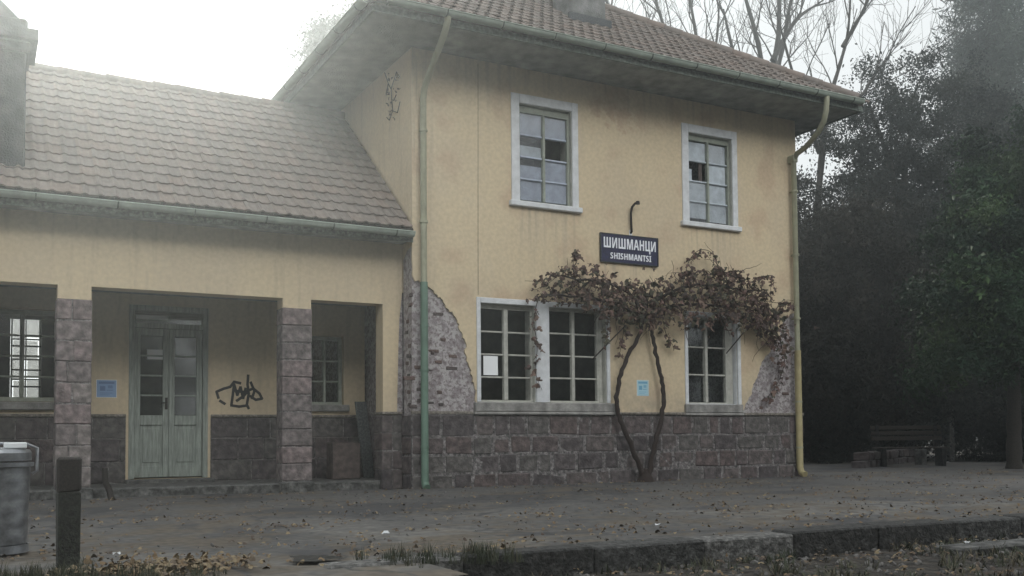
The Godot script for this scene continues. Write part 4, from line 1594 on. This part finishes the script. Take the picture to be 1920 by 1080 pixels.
func grow(st: SurfaceTool, p: Vector3, d: Vector3, length: float, r: float, depth: int) -> void:
	var pts := [p]
	var q := p
	var dd := d
	var n := 4
	for k in n:
		dd = (dd + Vector3(rng.randfn(), rng.randfn() * 0.6 + 0.35, rng.randfn()) * 0.16).normalized()
		q += dd * length / n
		pts.append(q)
	tube(st, pts, radii(pts.size(), r, r * 0.6), 5 if depth > 1 else 3, false)
	if depth <= 0: return
	var kids := 3 + rng.randi() % 3
	for k in kids:
		var at: Vector3 = pts[1 + rng.randi() % n]
		var ax := Vector3(rng.randfn(), rng.randfn() * 0.4, rng.randfn()).normalized()
		var nd := (dd + ax * rng.randf_range(0.5, 0.95) + Vector3.UP * 0.15).normalized()
		grow(st, at, nd, length * rng.randf_range(0.55, 0.8), r * rng.randf_range(0.42, 0.58), depth - 1)


func bare_tree(label: String, at: Vector3, trunk: Array, limbs: Array, r: float, depth: int) -> void:
	var t := thing("bare_tree", label, "tree", at, "leafless trees behind the station roof")
	var st := surf()
	var tp := spline(trunk)
	tube(st, tp, radii(tp.size(), r, r * 0.6), 9)
	obj("trunk", st, M.bark_grey, t)
	var tw := surf()
	for l in limbs:
		var lp := spline(l)
		var s := surf()
		tube(s, lp, radii(lp.size(), r * 0.52, r * 0.16), 7)
		obj("limb", s, M.bark_grey, t)
		for k in range(3, lp.size(), 2):
			var d: Vector3 = (lp[k] - lp[k - 1]).normalized()
			var nd := (d + Vector3(rng.randfn(), rng.randfn() * 0.5 + 0.2, rng.randfn()) * 0.6).normalized()
			grow(tw, lp[k], nd, rng.randf_range(1.2, 2.4), r * 0.16, depth)
	stuff(obj("twigs", tw, M.bark_grey, t))


func trees() -> void:
	var dark := [Color(0.014, 0.018, 0.015), Color(0.018, 0.021, 0.017), Color(0.020, 0.021, 0.018), Color(0.011, 0.014, 0.013)]
	var green := [Color(0.017, 0.037, 0.017), Color(0.023, 0.047, 0.020), Color(0.012, 0.027, 0.015), Color(0.035, 0.060, 0.024)]
	var brown := [Color(0.024, 0.021, 0.017), Color(0.020, 0.019, 0.015), Color(0.015, 0.015, 0.013)]
	var blue := [Color(0.045, 0.058, 0.048), Color(0.055, 0.068, 0.055), Color(0.038, 0.05, 0.043)]
	# the big dark evergreen right of the building
	var t := thing("evergreen_tree", "tall dark evergreen tree right of the station, with sky showing through gaps", "tree", Vector3(20.0, -0.2, -8.0))
	limbs_to(t, [Vector3(0, 0, 0), Vector3(-0.2, 3, 0), Vector3(0.3, 6, 0.2), Vector3(0.1, 9, 0)], [Vector3(-2.5, 8, 0.5), Vector3(2.6, 9, 0.5), Vector3(-1.2, 11.5, 0), Vector3(1.8, 12, -0.4), Vector3(-3.0, 5.5, 0.6)], 0.38, M.bark)
	crown(t, "small", [[Vector3(0.6, 10.2, 0), Vector3(3.3, 3.4, 3.0)], [Vector3(3.6, 9.8, 0.5), Vector3(2.6, 3.6, 2.6)], [Vector3(-2.3, 8.6, 0.4), Vector3(2.0, 2.2, 2.0)], [Vector3(-1.2, 11.4, 0.2), Vector3(1.6, 1.9, 1.7)], [Vector3(-0.4, 6.2, 0.6), Vector3(4.0, 2.4, 2.6)]], 300, 20, 0.85, dark)
	# brownish lower tree nearer the wall corner
	var b := thing("brown_tree", "brownish dark tree beside the right corner of the station", "tree", Vector3(15.9, -0.2, -6.2))
	limbs_to(b, [Vector3(0, 0, 0), Vector3(0.2, 1.6, 0), Vector3(-0.1, 3.2, 0.1)], [Vector3(-1.6, 5, 0.4), Vector3(1.5, 5.4, 0.3), Vector3(0.2, 6.4, 0)], 0.22, M.bark)
	crown(b, "small", [[Vector3(-0.3, 5.6, 0), Vector3(2.3, 2.3, 2.0)], [Vector3(0.6, 3.2, 0.3), Vector3(2.6, 2.2, 2.0)], [Vector3(-1.6, 2.4, 0.2), Vector3(1.6, 1.7, 1.5)]], 300, 24, 0.95, brown)
	# the lush green tree at the right edge
	var g := thing("green_tree", "lush green leafy tree at the right edge, nearest of the trees", "tree", Vector3(13.6, -0.1, 0.3))
	limbs_to(g, [Vector3(0, 0, 0), Vector3(0.05, 1.0, 0), Vector3(-0.05, 2.2, 0.1), Vector3(0.1, 3.4, 0)], [Vector3(-1.6, 4.6, 0.3), Vector3(1.4, 5.2, 0.2), Vector3(0.2, 6.6, 0), Vector3(-0.9, 3.6, 0.9)], 0.17, M.bark)
	crown(g, "small", [[Vector3(0.9, 6.3, 0), Vector3(1.5, 1.5, 1.6)], [Vector3(0.5, 4.7, 0.1), Vector3(2.3, 1.6, 2.1)], [Vector3(-1.3, 3.7, 0.2), Vector3(1.5, 1.1, 1.4)], [Vector3(0.6, 3.0, 0.2), Vector3(2.2, 1.1, 1.8)], [Vector3(-1.9, 2.5, 0.0), Vector3(1.0, 0.8, 1.1)]], 330, 30, 0.72, green)
	crown(g, "broad", [[Vector3(0.7, 5.6, 0.4), Vector3(2.0, 1.9, 1.8)], [Vector3(-0.6, 3.6, 0.5), Vector3(2.2, 1.3, 1.5)]], 90, 22, 0.8, green)
	# conifer far right
	var c := thing("conifer_tree", "tall grey-green conifer rising behind the evergreen at the top right", "tree", Vector3(34.0, -0.2, -14.0))
	limbs_to(c, [Vector3(0, 0, 0), Vector3(0.1, 8, 0), Vector3(0, 16, 0), Vector3(0.1, 24, 0)], [], 0.5, M.bark)
	var balls := []
	for k in 10:
		var y := 6.0 + k * 1.8
		var rr := 4.6 - k * 0.32
		balls.append([Vector3(0.2 * sin(k * 2.0), y, 0.2 * cos(k * 3.0)), Vector3(rr, 1.3, rr)])
	crown(c, "needle", balls, 420, 20, 1.25, blue, 0.25)
	# darker trees that close the view behind
	var far := [[Vector3(27.5, -0.2, -9.0), 9.5, 3.8], [Vector3(23.5, -0.2, -15.0), 9.5, 4.2], [Vector3(29.5, -0.2, -17.0), 12.0, 4.5], [Vector3(33.0, -0.2, -6.5), 9.0, 4.0], [Vector3(24.0, -0.2, -2.5), 6.2, 3.0]]
	var names := ["dark round tree behind the evergreen's right flank", "dark dense tree behind the brownish tree", "dark tall tree deep behind the green tree", "dark bushy tree at the far right edge, beyond the green tree", "low dark tree between the evergreen and the green tree"]
	for k in far.size():
		var f: Array = far[k]
		var d := thing("dark_tree", names[k], "tree", f[0], "dark trees right of the station")
		var h: float = f[1]
		limbs_to(d, [Vector3(0, 0, 0), Vector3(0.2, h * 0.3, 0), Vector3(0, h * 0.6, 0)], [Vector3(-1.5, h * 0.75, 0), Vector3(1.6, h * 0.8, 0)], 0.3, M.bark)
		crown(d, "small", [[Vector3(0, h * 0.66, 0), Vector3(f[2], h * 0.3, f[2])], [Vector3(0.3, h * 0.33, 0), Vector3(f[2] * 0.95, h * 0.26, f[2] * 0.9)]], 230, 24, 1.25, dark)
	var hid := thing("dark_tree", "dark dense tree close behind the station's right rear corner", "tree", Vector3(11.6, -0.2, -12.5), "dark trees right of the station")
	limbs_to(hid, [Vector3(0, 0, 0), Vector3(0.1, 2.5, 0), Vector3(0, 5, 0)], [Vector3(-1.3, 7, 0), Vector3(1.4, 7.2, 0)], 0.25, M.bark)
	crown(hid, "small", [[Vector3(0, 6.0, 0), Vector3(2.9, 3.0, 2.6)], [Vector3(0.3, 2.6, 0), Vector3(3.0, 2.4, 2.6)]], 260, 24, 1.1, dark)
	# undergrowth along the right
	var spots := [[Vector3(14.6, -0.1, -6.4), 1.6], [Vector3(17.4, -0.1, -5.6), 1.9], [Vector3(19.6, -0.1, -4.0), 1.7], [Vector3(21.5, -0.1, -5.0), 2.2], [Vector3(18.8, -0.1, -1.0), 1.5], [Vector3(22.5, -0.1, -1.0), 2.0], [Vector3(24.5, -0.1, -5.5), 2.0], [Vector3(27.0, -0.1, -3.5), 2.2], [Vector3(21.0, -0.1, -9.5), 2.1], [Vector3(18.0, -0.1, -9.0), 2.0], [Vector3(29.5, -0.1, -8.0), 2.4]]
	var sl := ["dark shrub closest to the station's right corner", "dark shrub behind the garden bench", "dark shrub right of the garden bench", "large dark shrub in front of the evergreen trunk", "dark low shrub behind the green tree's trunk", "dark shrub at the right edge behind the green tree", "dark shrub deep behind the grey concrete post", "dark shrub far behind the green tree's trunk", "dark shrub at the foot of the tall evergreen", "dark shrub behind the bench, deep in shade", "dark shrub farthest back under the trees"]
	for k in spots.size():
		var s := thing("shrub", sl[k], "shrub", spots[k][0], "dark shrubs under the trees")
		var r: float = spots[k][1]
		var stem := surf()
		for q in 4:
			var a := rng.randf() * TAU
			tube(stem, [Vector3(0, 0, 0), Vector3(cos(a) * r * 0.3, r * 0.6, sin(a) * r * 0.3), Vector3(cos(a) * r * 0.5, r * 1.2, sin(a) * r * 0.5)], [0.04, 0.03, 0.015], 5)
		obj("stem", stem, M.bark, s)
		crown(s, "small", [[Vector3(0, r * 0.8, 0), Vector3(r * 1.15, r * 0.85, r)]], 70, 22, 0.85, dark)
	# tree whose crown shows left of the main eave
	var l := thing("evergreen_tree", "hazy rounded tree crown peeking out left of the main roof eave", "tree", Vector3(6.2, -0.2, -22.0))
	limbs_to(l, [Vector3(0, 0, 0), Vector3(0.2, 6, 0), Vector3(0, 12, 0)], [Vector3(-1, 15, 0), Vector3(1.2, 16, 0)], 0.35, M.bark)
	crown(l, "small", [[Vector3(0.5, 14.9, 0), Vector3(2.1, 2.4, 2.0)], [Vector3(1.2, 11.5, 0), Vector3(2.6, 3.0, 2.6)]], 420, 30, 1.1, dark)
	# leafless trees
	bare_tree("bare tree with several upright limbs behind the right part of the roof", Vector3(21.2, -0.2, -15.0),
		[Vector3(0, 0, 0), Vector3(0.1, 6, 0), Vector3(0, 11, 0), Vector3(0.1, 14.6, 0)],
		[[Vector3(0.1, 13.5, 0), Vector3(-0.6, 16, 0.2), Vector3(-1.2, 18.5, 0), Vector3(-1.6, 21, 0.3)], [Vector3(0.1, 14.4, 0), Vector3(0.4, 17, 0.3), Vector3(0.2, 20, 0.4), Vector3(0.4, 22, 0)], [Vector3(0.1, 14.0, 0), Vector3(1.0, 16.2, -0.2), Vector3(1.5, 18.6, 0), Vector3(2.6, 20.6, 0.4)], [Vector3(0.1, 15.5, 0.2), Vector3(1.2, 17.2, 0.3), Vector3(2.5, 18.2, 0.2)], [Vector3(0.0, 12.5, 0), Vector3(-1.8, 14.8, 0.4), Vector3(-2.4, 17.0, 0.3)]], 0.225, 2)
	bare_tree("bare tree with curved limbs over the middle of the roof slope", Vector3(17.9, -0.2, -15.5),
		[Vector3(0, 0, 0), Vector3(-0.1, 7, 0), Vector3(0, 13.8, 0)],
		[[Vector3(0, 13.2, 0), Vector3(0.3, 15.4, 0), Vector3(-0.2, 17.4, 0.2), Vector3(-0.5, 19.5, 0)], [Vector3(0, 13.0, 0), Vector3(-1.0, 15, 0.3), Vector3(-1.6, 17, 0), Vector3(-2.4, 19, 0.3)], [Vector3(0, 13.6, 0), Vector3(0.9, 15.4, 0.2), Vector3(1.3, 17.4, 0.1)], [Vector3(0, 12, 0), Vector3(-1.6, 14, 0.3), Vector3(-3.4, 15.5, 0.2), Vector3(-4.2, 17.5, 0)]], 0.180, 2)
	bare_tree("slender bare tree with fine twigs above the roof chimney's right side", Vector3(15.2, -0.2, -20.0),
		[Vector3(0, 0, 0), Vector3(0, 8, 0), Vector3(0.1, 15.5, 0)],
		[[Vector3(0, 15, 0), Vector3(0.2, 18, 0), Vector3(0.4, 21, 0.2), Vector3(0.2, 24, 0)], [Vector3(0, 14.6, 0), Vector3(-1.2, 17.6, 0.3), Vector3(-1.8, 20.5, 0)], [Vector3(0, 14.6, 0), Vector3(1.6, 17.5, 0.3), Vector3(2.4, 20.5, 0)], [Vector3(0, 15, 0), Vector3(3.0, 17.2, 0.3), Vector3(4.2, 19, 0)]], 0.150, 2)
	bare_tree("dark bare trunk leaning past the roof's right end, close to the gutter", Vector3(16.6, -0.2, -8.0),
		[Vector3(-0.6, 0, 0), Vector3(-0.3, 4, 0), Vector3(0.0, 8, 0), Vector3(0.5, 11.2, 0)],
		[[Vector3(0.45, 11.0, 0), Vector3(1.05, 12.4, 0), Vector3(1.45, 13.6, 0), Vector3(1.55, 15.5, 0.1)], [Vector3(0.5, 11.1, 0), Vector3(1.6, 11.4, 0.2), Vector3(2.4, 12.2, 0.1), Vector3(3.2, 13.0, 0)], [Vector3(1.2, 13.0, 0), Vector3(1.9, 14.2, 0.2), Vector3(2.6, 15.2, 0)], [Vector3(0.1, 9.5, 0), Vector3(-1.0, 11.4, 0.2), Vector3(-1.4, 13.2, 0)]], 0.143, 2)
	# trees across the track, seen only in the window glass
	var order := ["leftmost", "second from the left", "third from the left", "fourth from the left", "middle one", "fourth from the right", "third from the right", "second from the right", "rightmost"]
	for k in 9:
		var o := thing("dark_tree", "tall tree across the track, %s of its row" % order[k], "tree", Vector3(-18 + k * 8.6 + rng.randf_range(-1, 1), -0.2, 29 + rng.randf_range(-1.5, 1.5)), "trees across the track, mirrored in the window glass")
		limbs_to(o, [Vector3(0, 0, 0), Vector3(0.1, 4, 0), Vector3(0, 9, 0)], [Vector3(-2, 12, 0), Vector3(2, 13, 0)], 0.35, M.bark)
		crown(o, "small", [[Vector3(0, 11.5 + rng.randf_range(-1.5, 1), 0), Vector3(4.8, 5.6, 3.4)], [Vector3(0, 4.6, 0), Vector3(5.0, 4.4, 3.2)]], 270, 22, 1.9, dark)


# ---------------------------------------------------------------- loose things
func furniture() -> void:
	# litter bin
	var b := thing("litter_bin", "grey metal litter bin with hinged lid at the left edge of the platform", "bin", Vector3(-5.66, 0.0, 6.2))
	var st := surf()
	lathe(st, [Vector2(0.0, 0.05), Vector2(0.205, 0.05), Vector2(0.215, 0.07), Vector2(0.232, 0.68), Vector2(0.224, 0.68), Vector2(0.205, 0.09), Vector2(0.0, 0.09)], 32)
	obj("body", st, M.metal, b)
	var r := surf()
	lathe(r, [Vector2(0.234, 0.655), Vector2(0.252, 0.66), Vector2(0.252, 0.69), Vector2(0.222, 0.695)], 32)
	lathe(r, [Vector2(0.22, 0.0), Vector2(0.228, 0.0), Vector2(0.224, 0.06), Vector2(0.216, 0.06)], 32)
	obj("rim", r, M.metal, b)
	var li := surf()
	lathe(li, [Vector2(0.236, 0.705), Vector2(0.238, 0.765), Vector2(0.225, 0.79), Vector2(0.12, 0.808), Vector2(0.0, 0.812)], 32)
	obj("lid", li, M.metal, b)
	var fr := surf()
	tube(fr, [Vector3(-0.24, 0.60, 0), Vector3(-0.27, 0.62, 0), Vector3(-0.27, 0.83, 0), Vector3(0.0, 0.84, 0.0), Vector3(0.2, 0.835, 0.0), Vector3(0.27, 0.80, 0), Vector3(0.27, 0.62, 0), Vector3(0.24, 0.60, 0)], [0.012], 8)
	obj("handle", fr, M.metal, b)
	var hd := surf()
	cbox(hd, Vector3(0.06, 0.80, 0.05), Vector3(0.20, 0.845, 0.14), 0.006)
	obj("latch", hd, M.paper, b)
	b.scale = Vector3(1.0, 0.88, 1.0)
	# post
	var p := thing("bollard_post", "short square weathered post with a dark top beside the litter bin", "post", Vector3(-5.265, -0.05, 7.22))
	var ps := surf()
	cbox(ps, Vector3(-0.066, 0, -0.066), Vector3(0.066, 0.49, 0.066), 0.008, 0.006)
	obj("shaft", ps, M.post, p)
	var pt := surf()
	cbox(pt, Vector3(-0.070, 0.492, -0.070), Vector3(0.070, 0.70, 0.070), 0.012, 0.006)
	obj("dark_top", pt, M.iron, p)
	# bent iron stake near the left pillar
	var sk := thing("iron_stake", "bent dark iron stake standing at the foot of the left stone pillar", "stake", Vector3(-4.28, 0.0, 0.15))
	var ss := surf()
	tube(ss, [Vector3(0.06, -0.05, 0.05), Vector3(0.03, 0.10, 0.0), Vector3(-0.02, 0.22, -0.02), Vector3(-0.03, 0.40, -0.02)], [0.045, 0.04, 0.038, 0.035], 8)
	obj("bar", ss, M.iron, sk)
	# box and leaning board in the right porch bay
	var bx := thing("cardboard_box", "upright brown box on the floor of the right porch bay", "box", Vector3(-0.63, 0.115, -1.35))
	var bs := surf()
	cbox(bs, Vector3(-0.225, 0, -0.17), Vector3(0.225, 0.57, 0.17), 0.012, 0.006)
	obj("body", bs, M.card, bx)
	var bf := surf()
	for s in [-1.0, 1.0]:
		cbox(bf, Vector3(-0.228, 0.572, 0.004 * s if s > 0 else -0.174), Vector3(0.228, 0.58, 0.174 if s > 0 else -0.004), 0.003, 0.004)
	obj("flap", bf, M.card, bx)
	var lb := thing("leaning_board", "tall grey board leaning in the right corner of the porch", "board", Vector3(-0.13, 0.115, -1.55))
	var ls := surf()
	cbox(ls, Vector3(-0.10, 0, -0.02), Vector3(0.10, 1.25, 0.02), 0.005, 0.006)
	obj("panel", ls, M.panel_grey, lb)
	lb.rotation = Vector3(-0.10, 0.25, 0.06)
	# stick on the wing roof
	var wk := thing("pale_stick", "thin pale stick lying on the wing roof tiles", "stick", Vector3(-2.42, 4.66, -0.92))
	var ws := surf()
	tube(ws, [Vector3(0.065, 0.29, -0.29), Vector3(0.0, 0.07, -0.0), Vector3(-0.065, -0.18, 0.29)], [0.013], 6)
	obj("rod", ws, M.white_paint, wk)
	# low wall and bench under the trees
	var lw := thing("low_stone_wall", "low dark stone wall under the trees right of the station", "wall", Vector3(14.2, -0.05, -3.6))
	var x := -2.6
	while x < 4.2:
		for row in 2:
			var l := rng.randf_range(0.4, 0.6)
			var s := surf()
			cbox(s, Vector3(x + (0.2 if row else 0.0), row * 0.2 + 0.005, -0.17), Vector3(x + l + (0.2 if row else 0.0), row * 0.2 + 0.195, 0.17 + rng.randf_range(-0.02, 0.02)), 0.02, 0.015)
			obj("stone", s, M.stone[[0, 1, 3, 5][rng.randi() % 4]], lw)
		x += 0.55
	lw.rotation.y = 0.5
	var be := thing("garden_bench", "dark slatted bench in front of the low stone wall", "bench", Vector3(13.9, -0.02, -2.6))
	for k in 3:
		var s := surf()
		cbox(s, Vector3(-0.85, 0.62 + k * 0.13, -0.20 - k * 0.03), Vector3(0.85, 0.71 + k * 0.13, -0.175 - k * 0.03), 0.006)
		obj("back_slat", s, M.wood, be)
	for k in 4:
		var s := surf()
		cbox(s, Vector3(-0.85, 0.43, -0.16 + k * 0.11), Vector3(0.85, 0.46, -0.07 + k * 0.11), 0.006)
		obj("seat_slat", s, M.wood, be)
	for sx in [-0.7, 0.7]:
		var s := surf()
		cbox(s, Vector3(sx - 0.05, 0, -0.16), Vector3(sx + 0.05, 0.43, 0.26), 0.012)
		box(s, Vector3(sx - 0.04, 0.43, -0.25), Vector3(sx + 0.04, 1.0, -0.205))
		obj("leg", s, M.dark_concrete, be)
	be.rotation.y = -0.5
	var cp := [[Vector3(14.75, -0.05, -3.0), 0.42, "short pale concrete post right of the garden bench"], [Vector3(17.6, -0.05, -4.4), 1.5, "tall grey concrete post among the shrubs right of the bench"]]
	for c in cp:
		var o := thing("concrete_post", c[2], "post", c[0])
		var s := surf()
		cbox(s, Vector3(-0.11, 0, -0.11), Vector3(0.11, c[1], 0.11), 0.02, 0.008)
		obj("shaft", s, M.concrete, o)
	# pale slab in the track bed
	var sb := thing("concrete_slab", "pale concrete slab lying in the track bed at the lower right corner", "slab", Vector3(1.75, -0.20, 8.75))
	var sbs := surf()
	cbox(sbs, Vector3(-1.0, 0, -0.13), Vector3(1.0, 0.09, 0.13), 0.015, 0.008)
	obj("body", sbs, M.concrete, sb)
	sb.rotation.y = -0.02


func litter() -> void:
	# grass: tufts at the platform edge and in the track bed
	var gb := surf()
	for i in 14:
		var a := rng.randf() * TAU
		var h := rng.randf_range(0.07, 0.2)
		var lean := Vector3(cos(a), 0, sin(a)) * rng.randf_range(0.02, 0.10)
		var w := Vector3(-sin(a), 0, cos(a)) * 0.004
		var o := Vector3(rng.randf_range(-0.05, 0.05), 0, rng.randf_range(-0.05, 0.05))
		quad(gb, o - w, o + lean * 0.4 + Vector3(0, h * 0.6, 0) - w * 0.8, o + lean * 0.4 + Vector3(0, h * 0.6, 0) + w * 0.8, o + w)
		for v in [o + lean * 0.4 + Vector3(0, h * 0.6, 0) - w * 0.8, o + lean + Vector3(0, h, 0), o + lean * 0.4 + Vector3(0, h * 0.6, 0) + w * 0.8]: gb.add_vertex(v)
	gb.generate_normals()
	var tuft := gb.commit()
	var xf := []
	var cs := []
	var gn := noise(91, 0.8, 3)
	var tones := [Color(0.040, 0.048, 0.024), Color(0.055, 0.055, 0.03), Color(0.085, 0.072, 0.045), Color(0.03, 0.04, 0.02)]
	var tries := 0
	while xf.size() < 4200 and tries < 40000:
		tries += 1
		var p := Vector2(rng.randf_range(-8, 12), rng.randf_range(8.22, 12.5))
		if gn.get_noise_2dv(p) < rng.randf_range(-0.4, 0.4) or p.x < -2.9 and p.y < 9.3: continue
		xf.append(Transform3D(Basis(Vector3.UP, rng.randf() * TAU).scaled(Vector3(1, rng.randf_range(0.2, 0.6), 1)), Vector3(p.x, -0.18, p.y)))
		cs.append(tones[rng.randi() % 4])
	for g in [[-3.38, 8.1, 0.15, 50], [-5.45, 7.85, 0.18, 90], [-5.0, 8.1, 0.2, 40], [-2.95, 8.2, 0.1, 40]]:
		for k in g[3]:
			var p := Vector2(g[0] + rng.randfn() * g[2], g[1] + rng.randfn() * 0.12)
			xf.append(Transform3D(Basis(Vector3.UP, rng.randf() * TAU).scaled(Vector3.ONE * rng.randf_range(0.3, 0.7)), Vector3(p.x, -0.02, p.y)))
			cs.append(tones[[0, 0, 1, 3][rng.randi() % 4]])
	var gm := mat(Color.WHITE, 0.8)
	gm.vertex_color_use_as_albedo = true
	var gr := multi("grass", tuft, gm, xf, cs)
	tag(gr, "grass tufts along the kerb and in the track bed", "grass")
	# fallen leaves
	var lx := []
	var lc := []
	var ln := noise(93, 0.9, 4)
	var lt := [Color(0.16, 0.11, 0.06), Color(0.10, 0.07, 0.045), Color(0.22, 0.17, 0.10), Color(0.07, 0.05, 0.038), Color(0.13, 0.10, 0.07)]
	tries = 0
	while lx.size() < 8000 and tries < 140000:
		tries += 1
		var p := Vector2(rng.randf_range(-8, 16), rng.randf_range(0.2, 11.5))
		var dens := ln.get_noise_2dv(p) * 1.3 - 0.22 + 0.35 * smoothstep(3.0, 8.0, p.y) + 0.35 * smoothstep(0.9, 0.2, p.y)
		if dens < rng.randf_range(-0.2, 0.5): continue
		var y := 0.006 if p.y < 8.1 else -0.13
		lx.append(Transform3D(Basis.from_euler(Vector3(-PI / 2 + rng.randfn() * 0.35, rng.randf() * TAU, 0)).scaled(Vector3.ONE * rng.randf_range(0.25, 0.8)), Vector3(p.x, y + rng.randf_range(0.004, 0.016), p.y)))
		lc.append(lt[rng.randi() % 5])
	for k in 500:
		var p := Vector2(-4.75 + rng.randfn() * 0.28, 7.75 + rng.randfn() * 0.18)
		lx.append(Transform3D(Basis.from_euler(Vector3(-PI / 2 + rng.randfn() * 0.5, rng.randf() * TAU, 0)).scaled(Vector3.ONE * rng.randf_range(0.4, 0.9)), Vector3(p.x, rng.randf_range(0.008, 0.05), p.y)))
		lc.append(lt[[0, 2, 2, 4, 0][rng.randi() % 5]])
	var fl := multi("fallen_leaves", leaf_mesh(0.075, 1), M.dry_field, lx, lc)
	tag(fl, "brown fallen leaves scattered over the platform and track bed", "leaves")
	# stones of the track bed
	var sg := surf()
	cbox(sg, Vector3(-0.03, -0.02, -0.025), Vector3(0.03, 0.02, 0.025), 0.014, 0.006)
	sg.generate_normals()
	var sx := []
	var sc := []
	for k in 2600:
		var p := Vector2(rng.randf_range(-7, 10), 8.22 + absf(rng.randfn()) * 1.6)
		sx.append(Transform3D(Basis.from_euler(Vector3(rng.randf() * 6, rng.randf() * 6, rng.randf() * 6)).scaled(Vector3.ONE * rng.randf_range(0.3, 1.1)), Vector3(p.x, -0.165, p.y)))
		var v := rng.randf_range(0.05, 0.16)
		sc.append(Color(v, v * 0.95, v * 0.9))
	for k in 900:
		var p := Vector2(rng.randf_range(-6, 12), rng.randf_range(0.2, 8.0))
		sx.append(Transform3D(Basis.from_euler(Vector3(rng.randf() * 6, rng.randf() * 6, rng.randf() * 6)).scaled(Vector3.ONE * rng.randf_range(0.1, 0.4)), Vector3(p.x, 0.004, p.y)))
		var v := rng.randf_range(0.06, 0.2)
		sc.append(Color(v, v * 0.97, v * 0.93))
	var sm := mat(Color.WHITE, 0.95)
	sm.vertex_color_use_as_albedo = true
	var gv := multi("gravel", sg.commit(), sm, sx, sc)
	tag(gv, "loose stones in the track bed and on the platform", "gravel")
	# scraps of paper
	var scraps := [
		[Vector3(-5.02, 0.02, 4.3), "white paper scrap on the platform between bin and post"],
		[Vector3(-4.95, 0.02, 6.9), "crumpled white scrap among dry leaves right of the post"],
		[Vector3(-2.98, 0.02, 6.6), "small white scrap left of the grass tuft at the kerb"],
		[Vector3(-0.85, 0.02, 7.2), "white scrap lying just behind the pale kerb stone"],
		[Vector3(16.0, 0.02, -3.2), "white scrap on the ground by the low stone wall"],
		[Vector3(1.2, -0.12, 8.55), "white scrap in the track bed below the kerb"]]
	for s in scraps:
		var o := thing("paper_scrap", s[1], "litter", s[0])
		var st := surf()
		var p := []
		for k in 9: p.append(Vector3((k % 3 - 1) * 0.022 + rng.randf_range(-0.008, 0.008), rng.randf_range(-0.008, 0.02), (k / 3 - 1) * 0.02))
		for j in 2:
			for i in 2:
				var a := j * 3 + i
				quad(st, p[a], p[a + 1], p[a + 4], p[a + 3])
		obj("sheet", st, M.trim, o)
